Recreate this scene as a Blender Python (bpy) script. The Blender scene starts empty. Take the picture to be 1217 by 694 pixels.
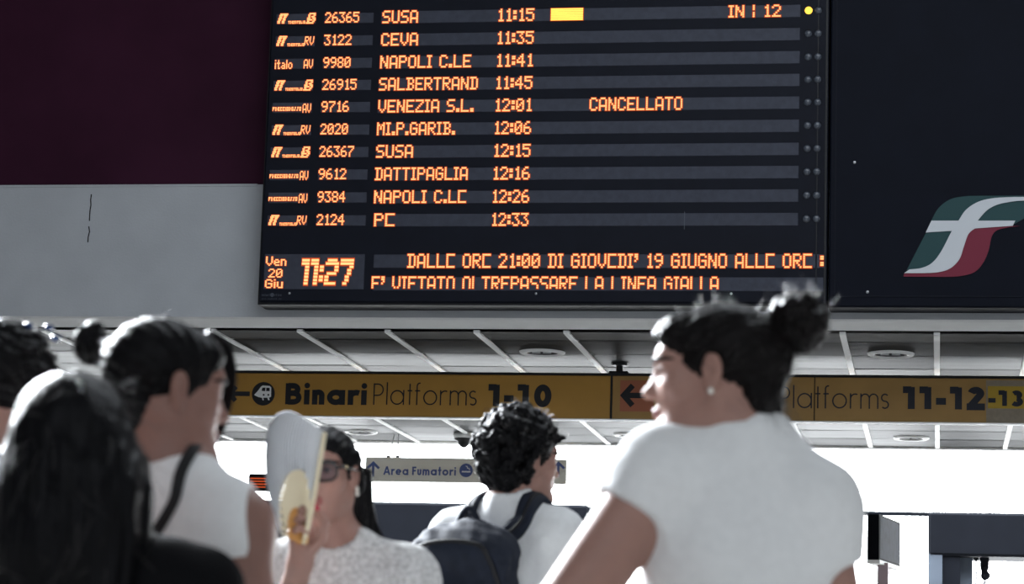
import bpy, math, random
import numpy as np
from mathutils import Vector, Matrix
# ------------------------------------------------------------------ camera
F_PX = 3050.0; W_PX, H_PX = 1217.0, 694.0
def unit(v): v = np.array(v, float); return v/np.linalg.norm(v)
_d = unit(((1116-608.5)/F_PX, (858-347)/F_PX, 1.0))            # hall's depth direction, camera axes (right, down, forward)
_h = np.array([1, .00202, 0.0]); _h[2] = -(_h[0]*_d[0]+_h[1]*_d[1])/_d[2]; _h = unit(_h)
_v = -np.cross(_d, _h)                                         # up
if _v[1] > 0: _v = -_v
B3 = np.array([_h, _d, _v])                                    # camera axes -> world
CAM = np.array([0, 0, 1.0])
def at(px, py, Y):
    r = B3 @ np.array([(px-608.5)/F_PX, (py-347)/F_PX, 1.0])
    return Vector(CAM + r*(Y/r[1]))
sc = bpy.context.scene
cd = bpy.data.cameras.new('camera'); cam = bpy.data.objects.new('camera', cd); sc.collection.objects.link(cam)
cd.sensor_width = 36; cd.sensor_fit = 'HORIZONTAL'; cd.lens = F_PX/W_PX*36
cd.clip_end = 300
cd.dof.use_dof = True; cd.dof.focus_distance = 16.8; cd.dof.aperture_fstop = 6.3
R_ = B3 @ np.diag([1, -1, -1])
m4 = Matrix.Identity(4)
for i in range(3):
    for j in range(3): m4[i][j] = R_[i][j]
    m4[i][3] = CAM[i]
cam.matrix_world = m4
sc.camera = cam
# ------------------------------------------------------------------ world, lights, exposure
sc.view_settings.view_transform = 'Standard'; sc.view_settings.look = 'None'
sc.view_settings.gamma = 1; sc.view_settings.use_curve_mapping = False
sc.view_settings.exposure = 0.0
sc.cycles.use_denoising = True
sc.cycles.max_bounces = 6; sc.cycles.sample_clamp_indirect = 6
w = bpy.data.worlds.new('daylight'); sc.world = w; w.use_nodes = True
w.node_tree.nodes['Background'].inputs[0].default_value = (.93, .97, 1.0, 1)
w.node_tree.nodes['Background'].inputs[1].default_value = 14.0
def area(name, loc, target, sx, sy, power, col):
    l = bpy.data.lights.new(name, 'AREA'); l.shape = 'RECTANGLE'; l.size = sx; l.size_y = sy; l.energy = power; l.color = col
    o = bpy.data.objects.new(name, l); sc.collection.objects.link(o); o.location = loc
    o.rotation_euler = (Vector(target)-Vector(loc)).to_track_quat('-Z', 'Y').to_euler()
    return o
area('wall_fill_light', (.5, 10.5, 9.3), (.5, 10.8, 0), 7, 4.0, 520, (.86, .93, 1.0))     # added overhead light, out of view, to brighten the wall
rim = area('rim_light', (-9.0, 13.0, 7.5), (-.5, 3.5, 1.4), 5, 4.0, 2300, (.90, .95, 1.0)); rim.data.spread = 1.3   # added rim light on the people, stands for windows ahead-left
area('fill_light_behind', (0, -4.5, 7.5), (0, 14, 2.6), 10, 3.0, 240, (.86, .93, 1.0))       # added fill light behind the camera
# ------------------------------------------------------------------ helpers
col = sc.collection
def tag(o, label=None, cat=None, group=None, kind=None):
    for k, v in (('label', label), ('category', cat), ('group', group), ('kind', kind)):
        if v: o[k] = v
    return o
def empty(name, loc, label, cat, group=None):
    o = bpy.data.objects.new(name, None); col.objects.link(o); o.location = loc; o.empty_display_size = .1
    return tag(o, label, cat, group)
def link(name, me, mats, parent=None, smooth=False):
    for m in (mats if isinstance(mats, (list, tuple)) else [mats]): me.materials.append(m)
    if smooth: me.polygons.foreach_set('use_smooth', [True]*len(me.polygons))
    o = bpy.data.objects.new(name, me); col.objects.link(o)
    if parent: o.parent = parent
    return o
class MB:
    """collects pieces of one mesh"""
    def __init__(s): s.v = []; s.f = []; s.m = []
    def add(s, vs, fs, m=0):
        n = len(s.v); s.v += [tuple(p) for p in vs]; s.f += [tuple(i+n for i in f) for f in fs]; s.m += [m]*len(fs); return s
    def box(s, lo, hi, m=0, R=None, o=(0, 0, 0)):
        c = [(x, y, z) for x in (lo[0], hi[0]) for y in (lo[1], hi[1]) for z in (lo[2], hi[2])]
        if R is not None: c = [tuple(Vector(o)+R @ Vector(p)) for p in c]
        return s.add(c, [(0, 1, 3, 2), (4, 6, 7, 5), (0, 4, 5, 1), (2, 3, 7, 6), (0, 2, 6, 4), (1, 5, 7, 3)], m)
    def bbox(s, lo, hi, b, m=0):
        """box with chamfered edges seen from the front (chamfer in x-z and y)"""
        x0, y0, z0 = lo; x1, y1, z1 = hi
        ring = [(x0+b, z0), (x1-b, z0), (x1, z0+b), (x1, z1-b), (x1-b, z1), (x0+b, z1), (x0, z1-b), (x0, z0+b)]
        def shr(d): return [(min(max(x, x0+d), x1-d), min(max(z, z0+d), z1-d)) for x, z in ring]
        L = [[(x, y0, z) for x, z in shr(b)], [(x, y0+b, z) for x, z in ring], [(x, y1, z) for x, z in ring]]
        vs = sum(L, []); fs = []
        for k in range(2):
            for i in range(8): fs.append((k*8+i, k*8+(i+1) % 8, k*8+8+(i+1) % 8, k*8+8+i))
        fs.append(tuple(range(8))[::-1]); fs.append(tuple(range(16, 24)))
        return s.add(vs, fs, m)
    def tube(s, pts, r, n=8, m=0, cap=True):
        pts = [Vector(p) for p in pts]; rs = r if isinstance(r, (list, tuple)) else [r]*len(pts)
        vs = []; fs = []; u = None
        for i, p in enumerate(pts):
            t = (pts[min(i+1, len(pts)-1)]-pts[max(i-1, 0)])
            if t.length < 1e-9: t = Vector((0, 0, 1))
            t.normalize()
            if u is None: u = t.orthogonal().normalized()
            u = (u-t*u.dot(t)); u = u.normalized() if u.length > 1e-6 else t.orthogonal().normalized()
            b = t.cross(u)
            for k in range(n):
                a = 2*math.pi*k/n; vs.append(p+(u*math.cos(a)+b*math.sin(a))*rs[i])
        for i in range(len(pts)-1):
            for k in range(n): fs.append((i*n+k, i*n+(k+1) % n, (i+1)*n+(k+1) % n, (i+1)*n+k))
        if cap: fs.append(tuple(range(n))[::-1]); fs.append(tuple((len(pts)-1)*n+k for k in range(n)))
        return s.add(vs, fs, m)
    def lathe(s, c, prof, n=32, m=0, axis='z'):
        """prof: list of (radius, height) about a vertical axis through c"""
        vs = []; fs = []
        for r, h in prof:
            for k in range(n):
                a = 2*math.pi*k/n
                p = (r*math.cos(a), r*math.sin(a), h) if axis == 'z' else (r*math.cos(a), h, r*math.sin(a))
                vs.append((c[0]+p[0], c[1]+p[1], c[2]+p[2]))
        for i in range(len(prof)-1):
            for k in range(n): fs.append((i*n+k, i*n+(k+1) % n, (i+1)*n+(k+1) % n, (i+1)*n+k))
        return s.add(vs, fs, m)
    def prism(s, poly, y0, y1, m=0):
        """polygon of (x,z) with thickness from y0 (front) to y1"""
        n = len(poly)
        return s.add([(x, y0, z) for x, z in poly]+[(x, y1, z) for x, z in poly],
                     [tuple(range(n))[::-1], tuple(range(n, 2*n))]+[(i, (i+1) % n, n+(i+1) % n, n+i) for i in range(n)], m)
    def ball(s, c, r, m=0, n=12, R=None):
        r = (r, r, r) if not isinstance(r, (tuple, list)) else r
        vs = []; fs = []; k = n//2
        for i in range(k+1):
            t = math.pi*i/k
            for j in range(n):
                a = 2*math.pi*j/n; p = Vector((r[0]*math.sin(t)*math.cos(a), r[1]*math.sin(t)*math.sin(a), r[2]*math.cos(t)))
                if R is not None: p = R @ p
                vs.append(Vector(c)+p)
        for i in range(k):
            for j in range(n): fs.append((i*n+j, (i+1)*n+j, (i+1)*n+(j+1) % n, i*n+(j+1) % n))
        return s.add(vs, fs, m)
    def build(s, name, mats, parent=None, smooth=False):
        me = bpy.data.meshes.new(name); me.from_pydata(s.v, [], s.f)
        me.polygons.foreach_set('material_index', s.m)
        return link(name, me, mats, parent, smooth)
def mat(name, c, rough=.6, spec=.5, metal=0, noise=0, nscale=20, bump=0, bscale=100, emit=None, estr=1, stretch=None, coat=0, sheen=0, sss=0):
    m = bpy.data.materials.new(name); m.use_nodes = True; nt = m.node_tree; b = nt.nodes['Principled BSDF']
    b.inputs['Base Color'].default_value = (*c, 1); b.inputs['Roughness'].default_value = rough
    b.inputs['Specular IOR Level'].default_value = spec; b.inputs['Metallic'].default_value = metal
    b.inputs['Coat Weight'].default_value = coat; b.inputs['Sheen Weight'].default_value = sheen
    if sss:
        b.inputs['Subsurface Weight'].default_value = sss; b.inputs['Subsurface Radius'].default_value = (.012, .005, .003); b.inputs['Subsurface Scale'].default_value = 1
    if emit: b.inputs['Emission Color'].default_value = (*emit, 1); b.inputs['Emission Strength'].default_value = estr
    tc = nt.nodes.new('ShaderNodeTexCoord')
    mp = nt.nodes.new('ShaderNodeMapping'); nt.links.new(tc.outputs['Object'], mp.inputs[0])
    if stretch: mp.inputs['Scale'].default_value = stretch
    if noise:
        n = nt.nodes.new('ShaderNodeTexNoise'); n.inputs['Scale'].default_value = nscale; n.inputs['Detail'].default_value = 5
        nt.links.new(mp.outputs[0], n.inputs['Vector'])
        mr = nt.nodes.new('ShaderNodeMapRange'); mr.inputs[1].default_value = .3; mr.inputs[2].default_value = .7
        mr.inputs[3].default_value = 1-noise; mr.inputs[4].default_value = 1+noise
        nt.links.new(n.outputs[0], mr.inputs[0])
        mx = nt.nodes.new('ShaderNodeMix'); mx.data_type = 'RGBA'; mx.blend_type = 'MULTIPLY'; mx.inputs[0].default_value = 1
        mx.inputs[6].default_value = (*c, 1); nt.links.new(mr.outputs[0], mx.inputs[7]); nt.links.new(mx.outputs[2], b.inputs['Base Color'])
    if bump:
        n = nt.nodes.new('ShaderNodeTexNoise'); n.inputs['Scale'].default_value = bscale; n.inputs['Detail'].default_value = 4
        nt.links.new(mp.outputs[0], n.inputs['Vector'])
        bp = nt.nodes.new('ShaderNodeBump'); bp.inputs['Strength'].default_value = bump; bp.inputs['Distance'].default_value = .01
        nt.links.new(n.outputs[0], bp.inputs['Height']); nt.links.new(bp.outputs[0], b.inputs['Normal'])
    return m
def glow(name, c, s):
    m = bpy.data.materials.new(name); m.use_nodes = True; nt = m.node_tree; nt.nodes.clear()
    e = nt.nodes.new('ShaderNodeEmission'); e.inputs[0].default_value = (*c, 1); e.inputs[1].default_value = s
    o = nt.nodes.new('ShaderNodeOutputMaterial'); nt.links.new(e.outputs[0], o.inputs[0]); return m
M = dict(
    plaster=mat('grey_plaster', (.40, .42, .45), .85, .2, noise=.05, nscale=3, bump=.15, bscale=60),
    beam=mat('pale_beam', (.78, .79, .80), .7, .3, noise=.04, nscale=6),
    crack=mat('dark_crack', (.02, .02, .02), .9, .1),
    burgundy=mat('burgundy_panel', (.034, .009, .022), .6, .06, noise=.15, nscale=2),
    floor=mat('stone_floor', (.28, .275, .265), .6, .2, noise=.1, nscale=2),
    hall=mat('hall_wall', (.40, .40, .40), .9, .2, noise=.05, nscale=1),
    black=mat('black_paint', (.008, .009, .012), .5, .3, noise=.1, nscale=8),
    housing=mat('board_housing', (.006, .0075, .014), .6, .12, noise=.1, nscale=10),
    strip=mat('led_window', (.045, .05, .07), .5, .15, noise=.12, nscale=25, bump=.03, bscale=300),
    led=glow('led_amber', (1.0, .33, .125), 2.5), led_halo_lines=glow('led_halo_and_lines', (1.0, .15, .045), .5),  # second one: painted halo round the diodes, also the far display's lines
    lamp_on=glow('status_lamp_lit', (1.0, .55, .06), 2.5), ledyellow=glow('led_yellow', (1.0, .50, .08), 2.4),
    lamp_off=mat('status_lamp_unlit', (.055, .065, .085), .3, .5),
    navy=mat('navy_panel', (.0045, .006, .012), .6, .08, noise=.1, nscale=6),
    lwhite=mat('emblem_white', (.55, .58, .62), .5, .3), lgreen=mat('emblem_green', (.006, .045, .050), .5, .3), lred=mat('emblem_red', (.16, .008, .030), .5, .3),
    white=mat('white_paint', (.88, .89, .90), .6, .3),
    ochre=mat('sign_ochre', (.47, .25, .045), .5, .35, noise=.06, nscale=5),
    ochre_faded=mat('sign_ochre_faded', (.40, .235, .075), .5, .3, noise=.07, nscale=5),
    ochre2=mat('sign_sticker', (.50, .33, .035), .5, .3), tape=mat('sign_tape', (.30, .25, .19), .5, .3, noise=.08, nscale=40),
    salmon=mat('sign_salmon', (.42, .14, .075), .5, .3),
    ink=mat('sign_ink', (.012, .012, .016), .5, .3), inkfade=mat('sign_ink_faded', (.016, .019, .032), .5, .3),
    cream=mat('sign_cream', (.86, .84, .76), .5, .3, noise=.03, nscale=8), blue=mat('sign_blue', (.10, .14, .34), .5, .3),
    metal=mat('grey_metal', (.35, .36, .38), .35, .5, metal=.8), dark=mat('dark_metal', (.006, .007, .010), .7, .04, noise=.1, nscale=5),
    bluegrey=mat('bluegrey_metal', (.07, .085, .11), .6, .15, noise=.1, nscale=4), lens=mat('lamp_glass', (.5, .52, .55), .2, .6),
    lamp_in=mat('lamp_inside', (.10, .10, .11), .25, .6, metal=.6),
)
# ------------------------------------------------------------------ the setting
def struct(o): o['kind'] = 'structure'; return o
ZC = 3.6; YB = 17.2; YE = 24.87
def sbox(name, lo, hi, m, parent=None): return struct(MB().box(lo, hi).build(name, m, parent))
sbox('floor', (-14, -7, -.2), (12, 34, 0), M['floor'])
sbox('ceiling', (-14, -7, 9.5), (12, YB+.6, 9.8), M['hall'])
sbox('wall_back', (-14, -7.3, 0), (12, -7, 9.5), M['hall'])
sbox('wall_left', (-14.3, -7, 0), (-14, 34, 9.8), M['hall'])
sbox('wall_right', (12, -7, 0), (12.3, 34, 9.8), M['hall'])
Z1 = at(640, 378, YB)[2]                                         # foot of the wall's upright face
Z2 = at(640, 219, YB)[2] if False else at(150, 220, YB)[2]       # top of the plaster
ZL = at(640, 391, YB+.22)[2]
# plaster band with its hairline crack, dark burgundy wall above, chamfered pale beam below
mb = MB().box((-14, YB, Z1), (12, YB+.6, Z2)); struct(mb.build('wall_front', M['plaster']))
c0, c1 = at(108, 231, YB), at(105, 288, YB)
pts = [c0.lerp(c1, t)+Vector((random.Random(int(t*90)).uniform(-.006, .006), -.001, 0)) for t in [i/9 for i in range(10)]]
ck = MB()
for i in range(9):
    if i not in (5,): ck.prism([(pts[i].x-.004, pts[i].z), (pts[i].x+.004, pts[i].z), (pts[i+1].x+.004, pts[i+1].z), (pts[i+1].x-.004, pts[i+1].z)], YB-.002, YB+.001)
struct(ck.build('trim_1', M['crack']))
struct(MB().box((-14, YB+.02, Z2), (12, YB+.6, 9.5)).box((-14, YB-.004, Z2-.012), (-4.75, YB+.05, Z2+.004), 1).build('wall_upper', [M['burgundy'], M['plaster']]))
mb = MB(); xs = (-14, 12)
prof = [(YB, Z1), (YB+.02, Z1-.012), (YB+.23, ZL), (YB+.23, ZC+.12), (YB+.6, ZC+.12), (YB+.6, Z1)]
mb.add([(x, y, z) for x in xs for y, z in prof], [(i, (i+1) % 6, 6+(i+1) % 6, 6+i) for i in range(6)]+[tuple(range(6)), tuple(range(6, 12))[::-1]])
struct(mb.build('trim_2', M['beam']))
# low ceiling: satin panels in rows, white strips running away, dark open joints
PX = .635; X0 = -.02; rows = [YB+.26]+[17.88+.70*k for k in range(10)]+[YE]
rng = random.Random(3)
pm = []
for k in range(6):
    c = (.024, .032, .016, .046, .026, .038)[k]
    m = mat('ceiling_panel', (c*.93, c*1.0, c*1.07), .5, (.035, .045, .014, .075, .04, .05)[k], noise=.6, nscale=3, bump=.02, bscale=6, stretch=(.35, 2.2, 1)); pm.append(m)
mb = MB()
for j in range(len(rows)-1):
    for i in range(-21, 19):
        x = X0+i*PX; t = rng.uniform(-.003, .003)
        k = (j*2+rng.choice((0, 0, 0, 1, 5))) % 6
        if j in (1, 2): k = 2 if j == 1 else rng.choice((2, 3, 3))
        if j == 0: k = rng.choice((1, 4))
        mb.add([(x+.02, rows[j]+.017, ZC+t), (x+PX-.02, rows[j]+.017, ZC), (x+PX-.02, rows[j+1]-.017, ZC-t), (x+.02, rows[j+1]-.017, ZC)], [(0, 1, 2, 3)], k)
pc = struct(mb.build('ceiling_low', pm))
mb = MB()
for i in range(-21, 20):
    x = X0+i*PX; mb.box((x-.021, rows[0], ZC-.012), (x+.021, YE, ZC+.01))
struct(mb.build('trim_3', M['white']))
sbox('ceiling_void', (-14, YB+.24, ZC+.02), (12, YE, ZC+.11), M['black'])
# end of the low ceiling: pale edge beam, then the open bright end with dark portals
sbox('trim_4', (-14, YE, ZC-.02), (12, YE+.16, ZC+.13), M['white'])
sbox('ceiling_end', (-14, YE+.16, 4.3), (12, YE+2.2, 4.4), M['white'])
# ------------------------------------------------------------------ departure board
YF = YB-.26                                                     # its face
FONT = {
'A':'01110 10001 10001 10001 11111 10001 10001','B':'11110 01001 01001 01110 01001 01001 11110','C':'01110 10001 10000 10000 10000 10001 01110',
'D':'11110 01001 01001 01001 01001 01001 11110','E':'11111 10000 10000 11110 10000 10000 11111','F':'11111 10000 10000 11110 10000 10000 10000',
'c':'11111 10000 10000 10000 10000 10000 11111','G':'01110 10001 10000 10111 10001 10001 01110','I':'111 010 010 010 010 010 111','L':'10000 10000 10000 10000 10000 10000 11111',
'M':'10001 11011 10101 10101 10001 10001 10001','N':'10001 11001 11001 10101 10011 10011 10001','O':'01110 10001 10001 10001 10001 10001 01110',
'P':'11110 10001 10001 11110 10000 10000 10000','R':'11110 10001 10001 11110 10100 10010 10001','S':'01111 10000 10000 01110 00001 00001 11110',
'T':'11111 00100 00100 00100 00100 00100 00100','U':'10001 10001 10001 10001 10001 10001 01110','V':'10001 10001 10001 10001 10001 01010 00100',
'Z':'11111 00001 00010 00100 01000 10000 11111','H':'10001 10001 10001 11111 10001 10001 10001',
'0':'01110 10001 10011 10101 11001 10001 01110','1':'0010 0110 0010 0010 0010 0010 0111','2':'01110 10001 00001 00010 00100 01000 11111',
'3':'11111 00010 00100 00010 00001 10001 01110','4':'00010 00110 01010 10010 11111 00010 00010','5':'11111 10000 11110 00001 00001 10001 01110',
'6':'00110 01000 10000 11110 10001 10001 01110','7':'11111 00001 00010 00100 01000 01000 01000','8':'01110 10001 10001 01110 10001 10001 01110',
'9':'01110 10001 10001 01111 00001 00010 01100',':':'00 11 11 00 11 11 00','.':'00 00 00 00 00 11 11',"'":'11 11 01 10 00 00 00','|':'1 1 1 0 1 1 1',' ':'000 000 000 000 000 000 000',
'e':'0000 0000 0110 1001 1111 1000 0111','n':'0000 0000 1110 1001 1001 1001 1001','i':'1 0 1 1 1 1 1','u':'0000 0000 1001 1001 1001 1001 0111','W':'1000 1000 1000 1000 1000 1000 1000',
't':'010 010 111 010 010 010 011','a':'0000 0000 0110 0001 0111 1001 0111','l':'1 1 1 1 1 1 1','o':'0000 0000 0110 1001 1001 1001 0110'}
MICRO = {'T':'111 010 010','R':'110 101 110','E':'111 110 111','N':'111 101 101','I':'1 1 1','A':'111 101 111','L':'100 100 111','F':'111 110 100','C':'111 100 111','O':'111 101 111','S':'011 010 110'}
FS = '000111111111 001111011110 001110011100 011110111000 011100111000 111001110000 111001110000'
BOX = '000111111 001100011 001101110 011100111 011111011 011000110 111111100'
def bitmap(text, font=FONT, gap=1):
    n = 7 if font is FONT else 3
    g = [[] for _ in range(n)]
    for ch in text:
        r = font[ch].split()
        for k in range(n): g[k] += [int(c) for c in r[k]]+[0]*gap
    return [r[:-gap] if gap else r for r in g]
def dots(mb, g, x0, x1, z0, z1, y, drop=(), slant=0, bold=1.0):
    """lit diodes of bitmap g in the rectangle x0..x1, z0..z1 on the plane y"""
    nr, nc = len(g), len(g[0]); px = (x1-x0)/nc; pz = (z1-z0)/nr; cell = set()
    for r in range(nr):
        if r in drop: continue
        for c in range(nc):
            if g[r][c]:
                cx = x0+(c+.5)*px+slant*(nr-1-r)*pz; cz = z1-(r+.5)*pz
                a, b = px*.44*bold, pz*.36
                mb.add([(cx-px*.95, y-.001, cz-pz*.8), (cx+px*.95, y-.001, cz-pz*.8), (cx+px*.95, y-.001, cz+pz*.8), (cx-px*.95, y-.001, cz+pz*.8)], [(0, 1, 2, 3)], 1)  # dim glowing plate, paints the halo round each diode
                vs = [(cx-a, y-.004, cz-b), (cx+a, y-.004, cz-b), (cx+a, y-.004, cz+b), (cx-a, y-.004, cz+b), (cx-a, y, cz-b), (cx+a, y, cz-b), (cx+a, y, cz+b), (cx-a, y, cz+b)]
                mb.add(vs, [(0, 1, 2, 3), (0, 4, 5, 1), (1, 5, 6, 2), (2, 6, 7, 3), (3, 7, 4, 0)], 0)
def bx(px, py): return at(px, py, YF)[0]
def bz(px, py): return at(px, py, YF)[2]
XL = bx(316, 180)-.005; XR = bx(984, 180); ZBOT = bz(640, 360); ZTOP = 6.25
board = empty('departure_board', ((XL+XR)/2, YB, ZBOT), 'black departures board with rows of amber lit train times on the wall', 'departure board')
bo = board.location
def bpart(mb, name, mats, parent=None, **k):
    """geometry is given in world space; parts hang on the board, sub-parts on a part"""
    o = mb.build(name, mats, None, **k); p = parent or board
    off = Vector(bo)
    o.data.transform(Matrix.Translation(-off)); o.parent = p
    return o
hb = MB().bbox((XL, YF, ZBOT), (XR, YB+.0, ZTOP), .012)
bpart(hb, 'housing', M['housing'])
fr = MB().box((XL-.012, YF+.03, ZBOT-.012), (XL+.006, YB, ZTOP)).box((XL, YF+.02, ZBOT-.014), (XR, YB, ZBOT)).box((XR-.02, YF-.006, ZBOT), (XR-.006, YB, ZTOP)).box((XR-.075, YF-.004, ZBOT+.02), (XR-.068, YF+.01, ZTOP))
for k in range(11):
    z = bz(640, 31.5+27*k-27+6); 
bpart(fr, 'frame', M['black'])
SC = [M['led'], M['led_halo_lines']]
rows_ = [  # icon, number, destination, x-end px of destination, time, dropped scan rows
 ('FB', '26365', 'SUSA', 497, '11:15', ()), ('FV', '3122', 'CEVA', 497, '11:35', ()), ('IT', '9980', 'NAPOLI C.LE', 560, '11:41', ()),
 ('FB', '26915', 'SALBERTRAND', 568, '11:45', ()), ('RA', '9716', 'VENEZIA S.L.', 563, '12:01', ()), ('FV', '2020', 'MI.P.GARIB.', 541, '12:06', ()),
 ('FB', '26367', 'SUSA', 491, '12:15', ()), ('RA', '9612', 'DATTIPAGLIA', 556, '12:16', ()), ('RA', '9384', 'NAPOLI C.Lc', 554, '12:26', ()), ('FV', '2124', 'Pc', 469, '12:33', ())]
def strip(x0, x1, z0, z1):
    return bpart(MB().bbox((x0, YF-.004, z0), (x1, YF+.004, z1), .003), 'display_strip', M['strip'])
def led(parent, parts, name='led_text', mats=SC):
    for g, x0, x1, z0, z1, kw in parts:
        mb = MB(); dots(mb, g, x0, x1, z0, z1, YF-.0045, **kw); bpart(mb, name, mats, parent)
ys = [18, 45, 72, 98.5, 125, 152, 179, 206, 233.5, 261]
xi0, xi1 = bx(324, 125), bx(371, 125)                           # icon window
xn0, xn1 = bx(382.5, 99), bx(440, 125)
xm0, xm1 = bx(449, 125), bx(950, 125)
xt = bx(588, 125); xt1 = bx(632, 125)
B3to = lambda s: [[int(c) for c in r] for r in s.split()]
for k, (ic, num, dest, xe, tm, dr) in enumerate(rows_):
    zc = bz(610, ys[k]); zl = zc                                   # rows are level in the hall
    hh = .047
    s1 = strip(xi0, xi1, zl-.040, zl+.034); s2 = strip(xn0, xn1, zl-.040, zl+.034); s3 = strip(xm0, xm1, zl-hh, zl+hh-.006)
    za, zb = zl-.040, zl+.024
    L = xi1-xi0; P = []
    if ic[0] == 'F':
        P.append((B3to(FS), xi0+.01, xi0+.30*L, za+.004, zb+.012, {}))
        P.append((bitmap('TRENITALIA', MICRO), xi0+.31*L, xi0+.74*L, za+.001, za+.022, {}))
        if ic[1] == 'B': P.append((B3to(BOX), xi0+.76*L, xi0+1.0*L, za, zb+.014, {}))
        else: P.append((bitmap('RV'), xi0+.74*L, xi0+.97*L, za+.008, zb+.006, {'slant': .1}))
    elif ic == 'IT':
        P.append((bitmap('italo'), xi0+.02*L, xi0+.46*L, za, zb, {})); P.append((bitmap('AV'), xi0+.75*L, xi0+.98*L, za+.002, zb+.002, {}))
    else:
        P.append((bitmap('FRECCIAROSSA', MICRO), xi0+.01*L, xi0+.73*L, za+.014, za+.042, {})); P.append((bitmap('AV'), xi0+.77*L, xi0+.98*L, za, zb, {}))
    led(s1, P)
    wn = len(num)*(bx(426, 125)-bx(385.5, 125))/5
    led(s2, [(bitmap(num), xn0+.006, xn0+.006+wn, za+.004, zb+.016, {})])
    xs = bx((455, 453.5, 452.3, 451, 450, 448.5, 447.5, 446, 445, 445)[k], ys[k]); xe_ = bx(xe, ys[k])
    led(s3, [(bitmap(dest), xs, xe_, zl-.045, zl+.045, {'drop': dr}), (bitmap(tm), xt, xt1, zl-.045, zl+.045, {'drop': dr})])
    if k == 0:
        led(s3, [(bitmap('IN | 12'), bx(866, 13), bx(928, 13), zl-.043, zl+.043, {})])
        led(s3, [([[1]*18]*7, bx(655, 16), bx(693, 16), zl-.045, zl+.042, {'bold': 1.15})], 'led_block', [M['ledyellow'], M['led_halo_lines']])
    if k == 4: led(s3, [(bitmap('CANCELLATO'), bx(701, 123), bx(811, 123), zl-.046, zl+.046, {})])
    for q, px in enumerate((959.8, 971.5)):
        x = bx(px, 130); m = MB().lathe((x, YF, zl), [(.0, -.012), (.014, -.011), (.022, -.006), (.025, 0), (.028, .0), (.028, .006)], 16, axis='y')
        bpart(m, 'status_lamp', M['lamp_on'] if (k == 0 and q == 0) else M['lamp_off'], smooth=True)
# the two message lines and the clock window
X4 = bx(979, 310)
for txt, x0, x1, y, dr in (("DALLc ORc 21:00 DI GIOVcDI' 19 GIUGNO ALLc ORc :", 484.5, 979, 310, ()), ("E' VIETATO OLTREPASSARE LA LINEA GIALLA", 442, 854, 337, (6,))):
    zl = bz(640, y); s = strip(bx(444, 310), X4, zl-.05, zl+.044)
    led(s, [(bitmap(txt), bx(x0, y), bx(x1, y), zl-.050, zl+.048, {'drop': dr})])
zc0, zc1 = bz(373, 344), bz(373, 302)
ck = bpart(MB().bbox((bx(314, 322), YF-.004, zc0), (bx(433, 322), YF+.004, zc1), .003), 'clock_window', M['strip'])
big = {'1': '1111 1111 0011 0011 0011 0011 0011 0011', ':': '00 00 11 11 00 11 11 00', '2': '0111110 1111111 0000011 0000011 0111110 1100000 1100000 1111110', '7': '1111111 1111111 0000011 0000110 0000110 0001100 0001100 0011000'}
g = [[] for _ in range(8)]
for ch in '11:27':
    for r, rr in enumerate(big[ch].split()): g[r] += [int(c) for c in rr]+([0] if ch != '1' else [0])
led(ck, [(g, bx(357.5, 322), bx(421, 322), bz(390, 339), bz(390, 307.5), {'slant': .06, 'bold': 1.2})])
for txt, y0, y1, x0, x1 in (('Ven', 316, 305, 316, 340), ('20', 330, 319.5, 319.5, 336), ('Giu', 342.5, 332, 316, 337)):
    led(ck, [(bitmap(txt), bx(x0, 322), bx(x1, 322), bz(328, y0), bz(328, y1), {'bold': 1.1})])
# screws, scratch
m = MB()
for px, py in ((344, 348.5), (637, 349), (869, 349)): m.ball((bx(px, py), YF, bz(px, py)), (.009, .004, .009), n=8)
bpart(m, 'screw', M['metal'])
x, z = bx(813.5, 262), bz(813.5, 262); bpart(MB().box((x-.002, YF-.006, z-.06), (x+.002, YF-.003, z+.06)), 'scratch', M['lamp_off'])
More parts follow.
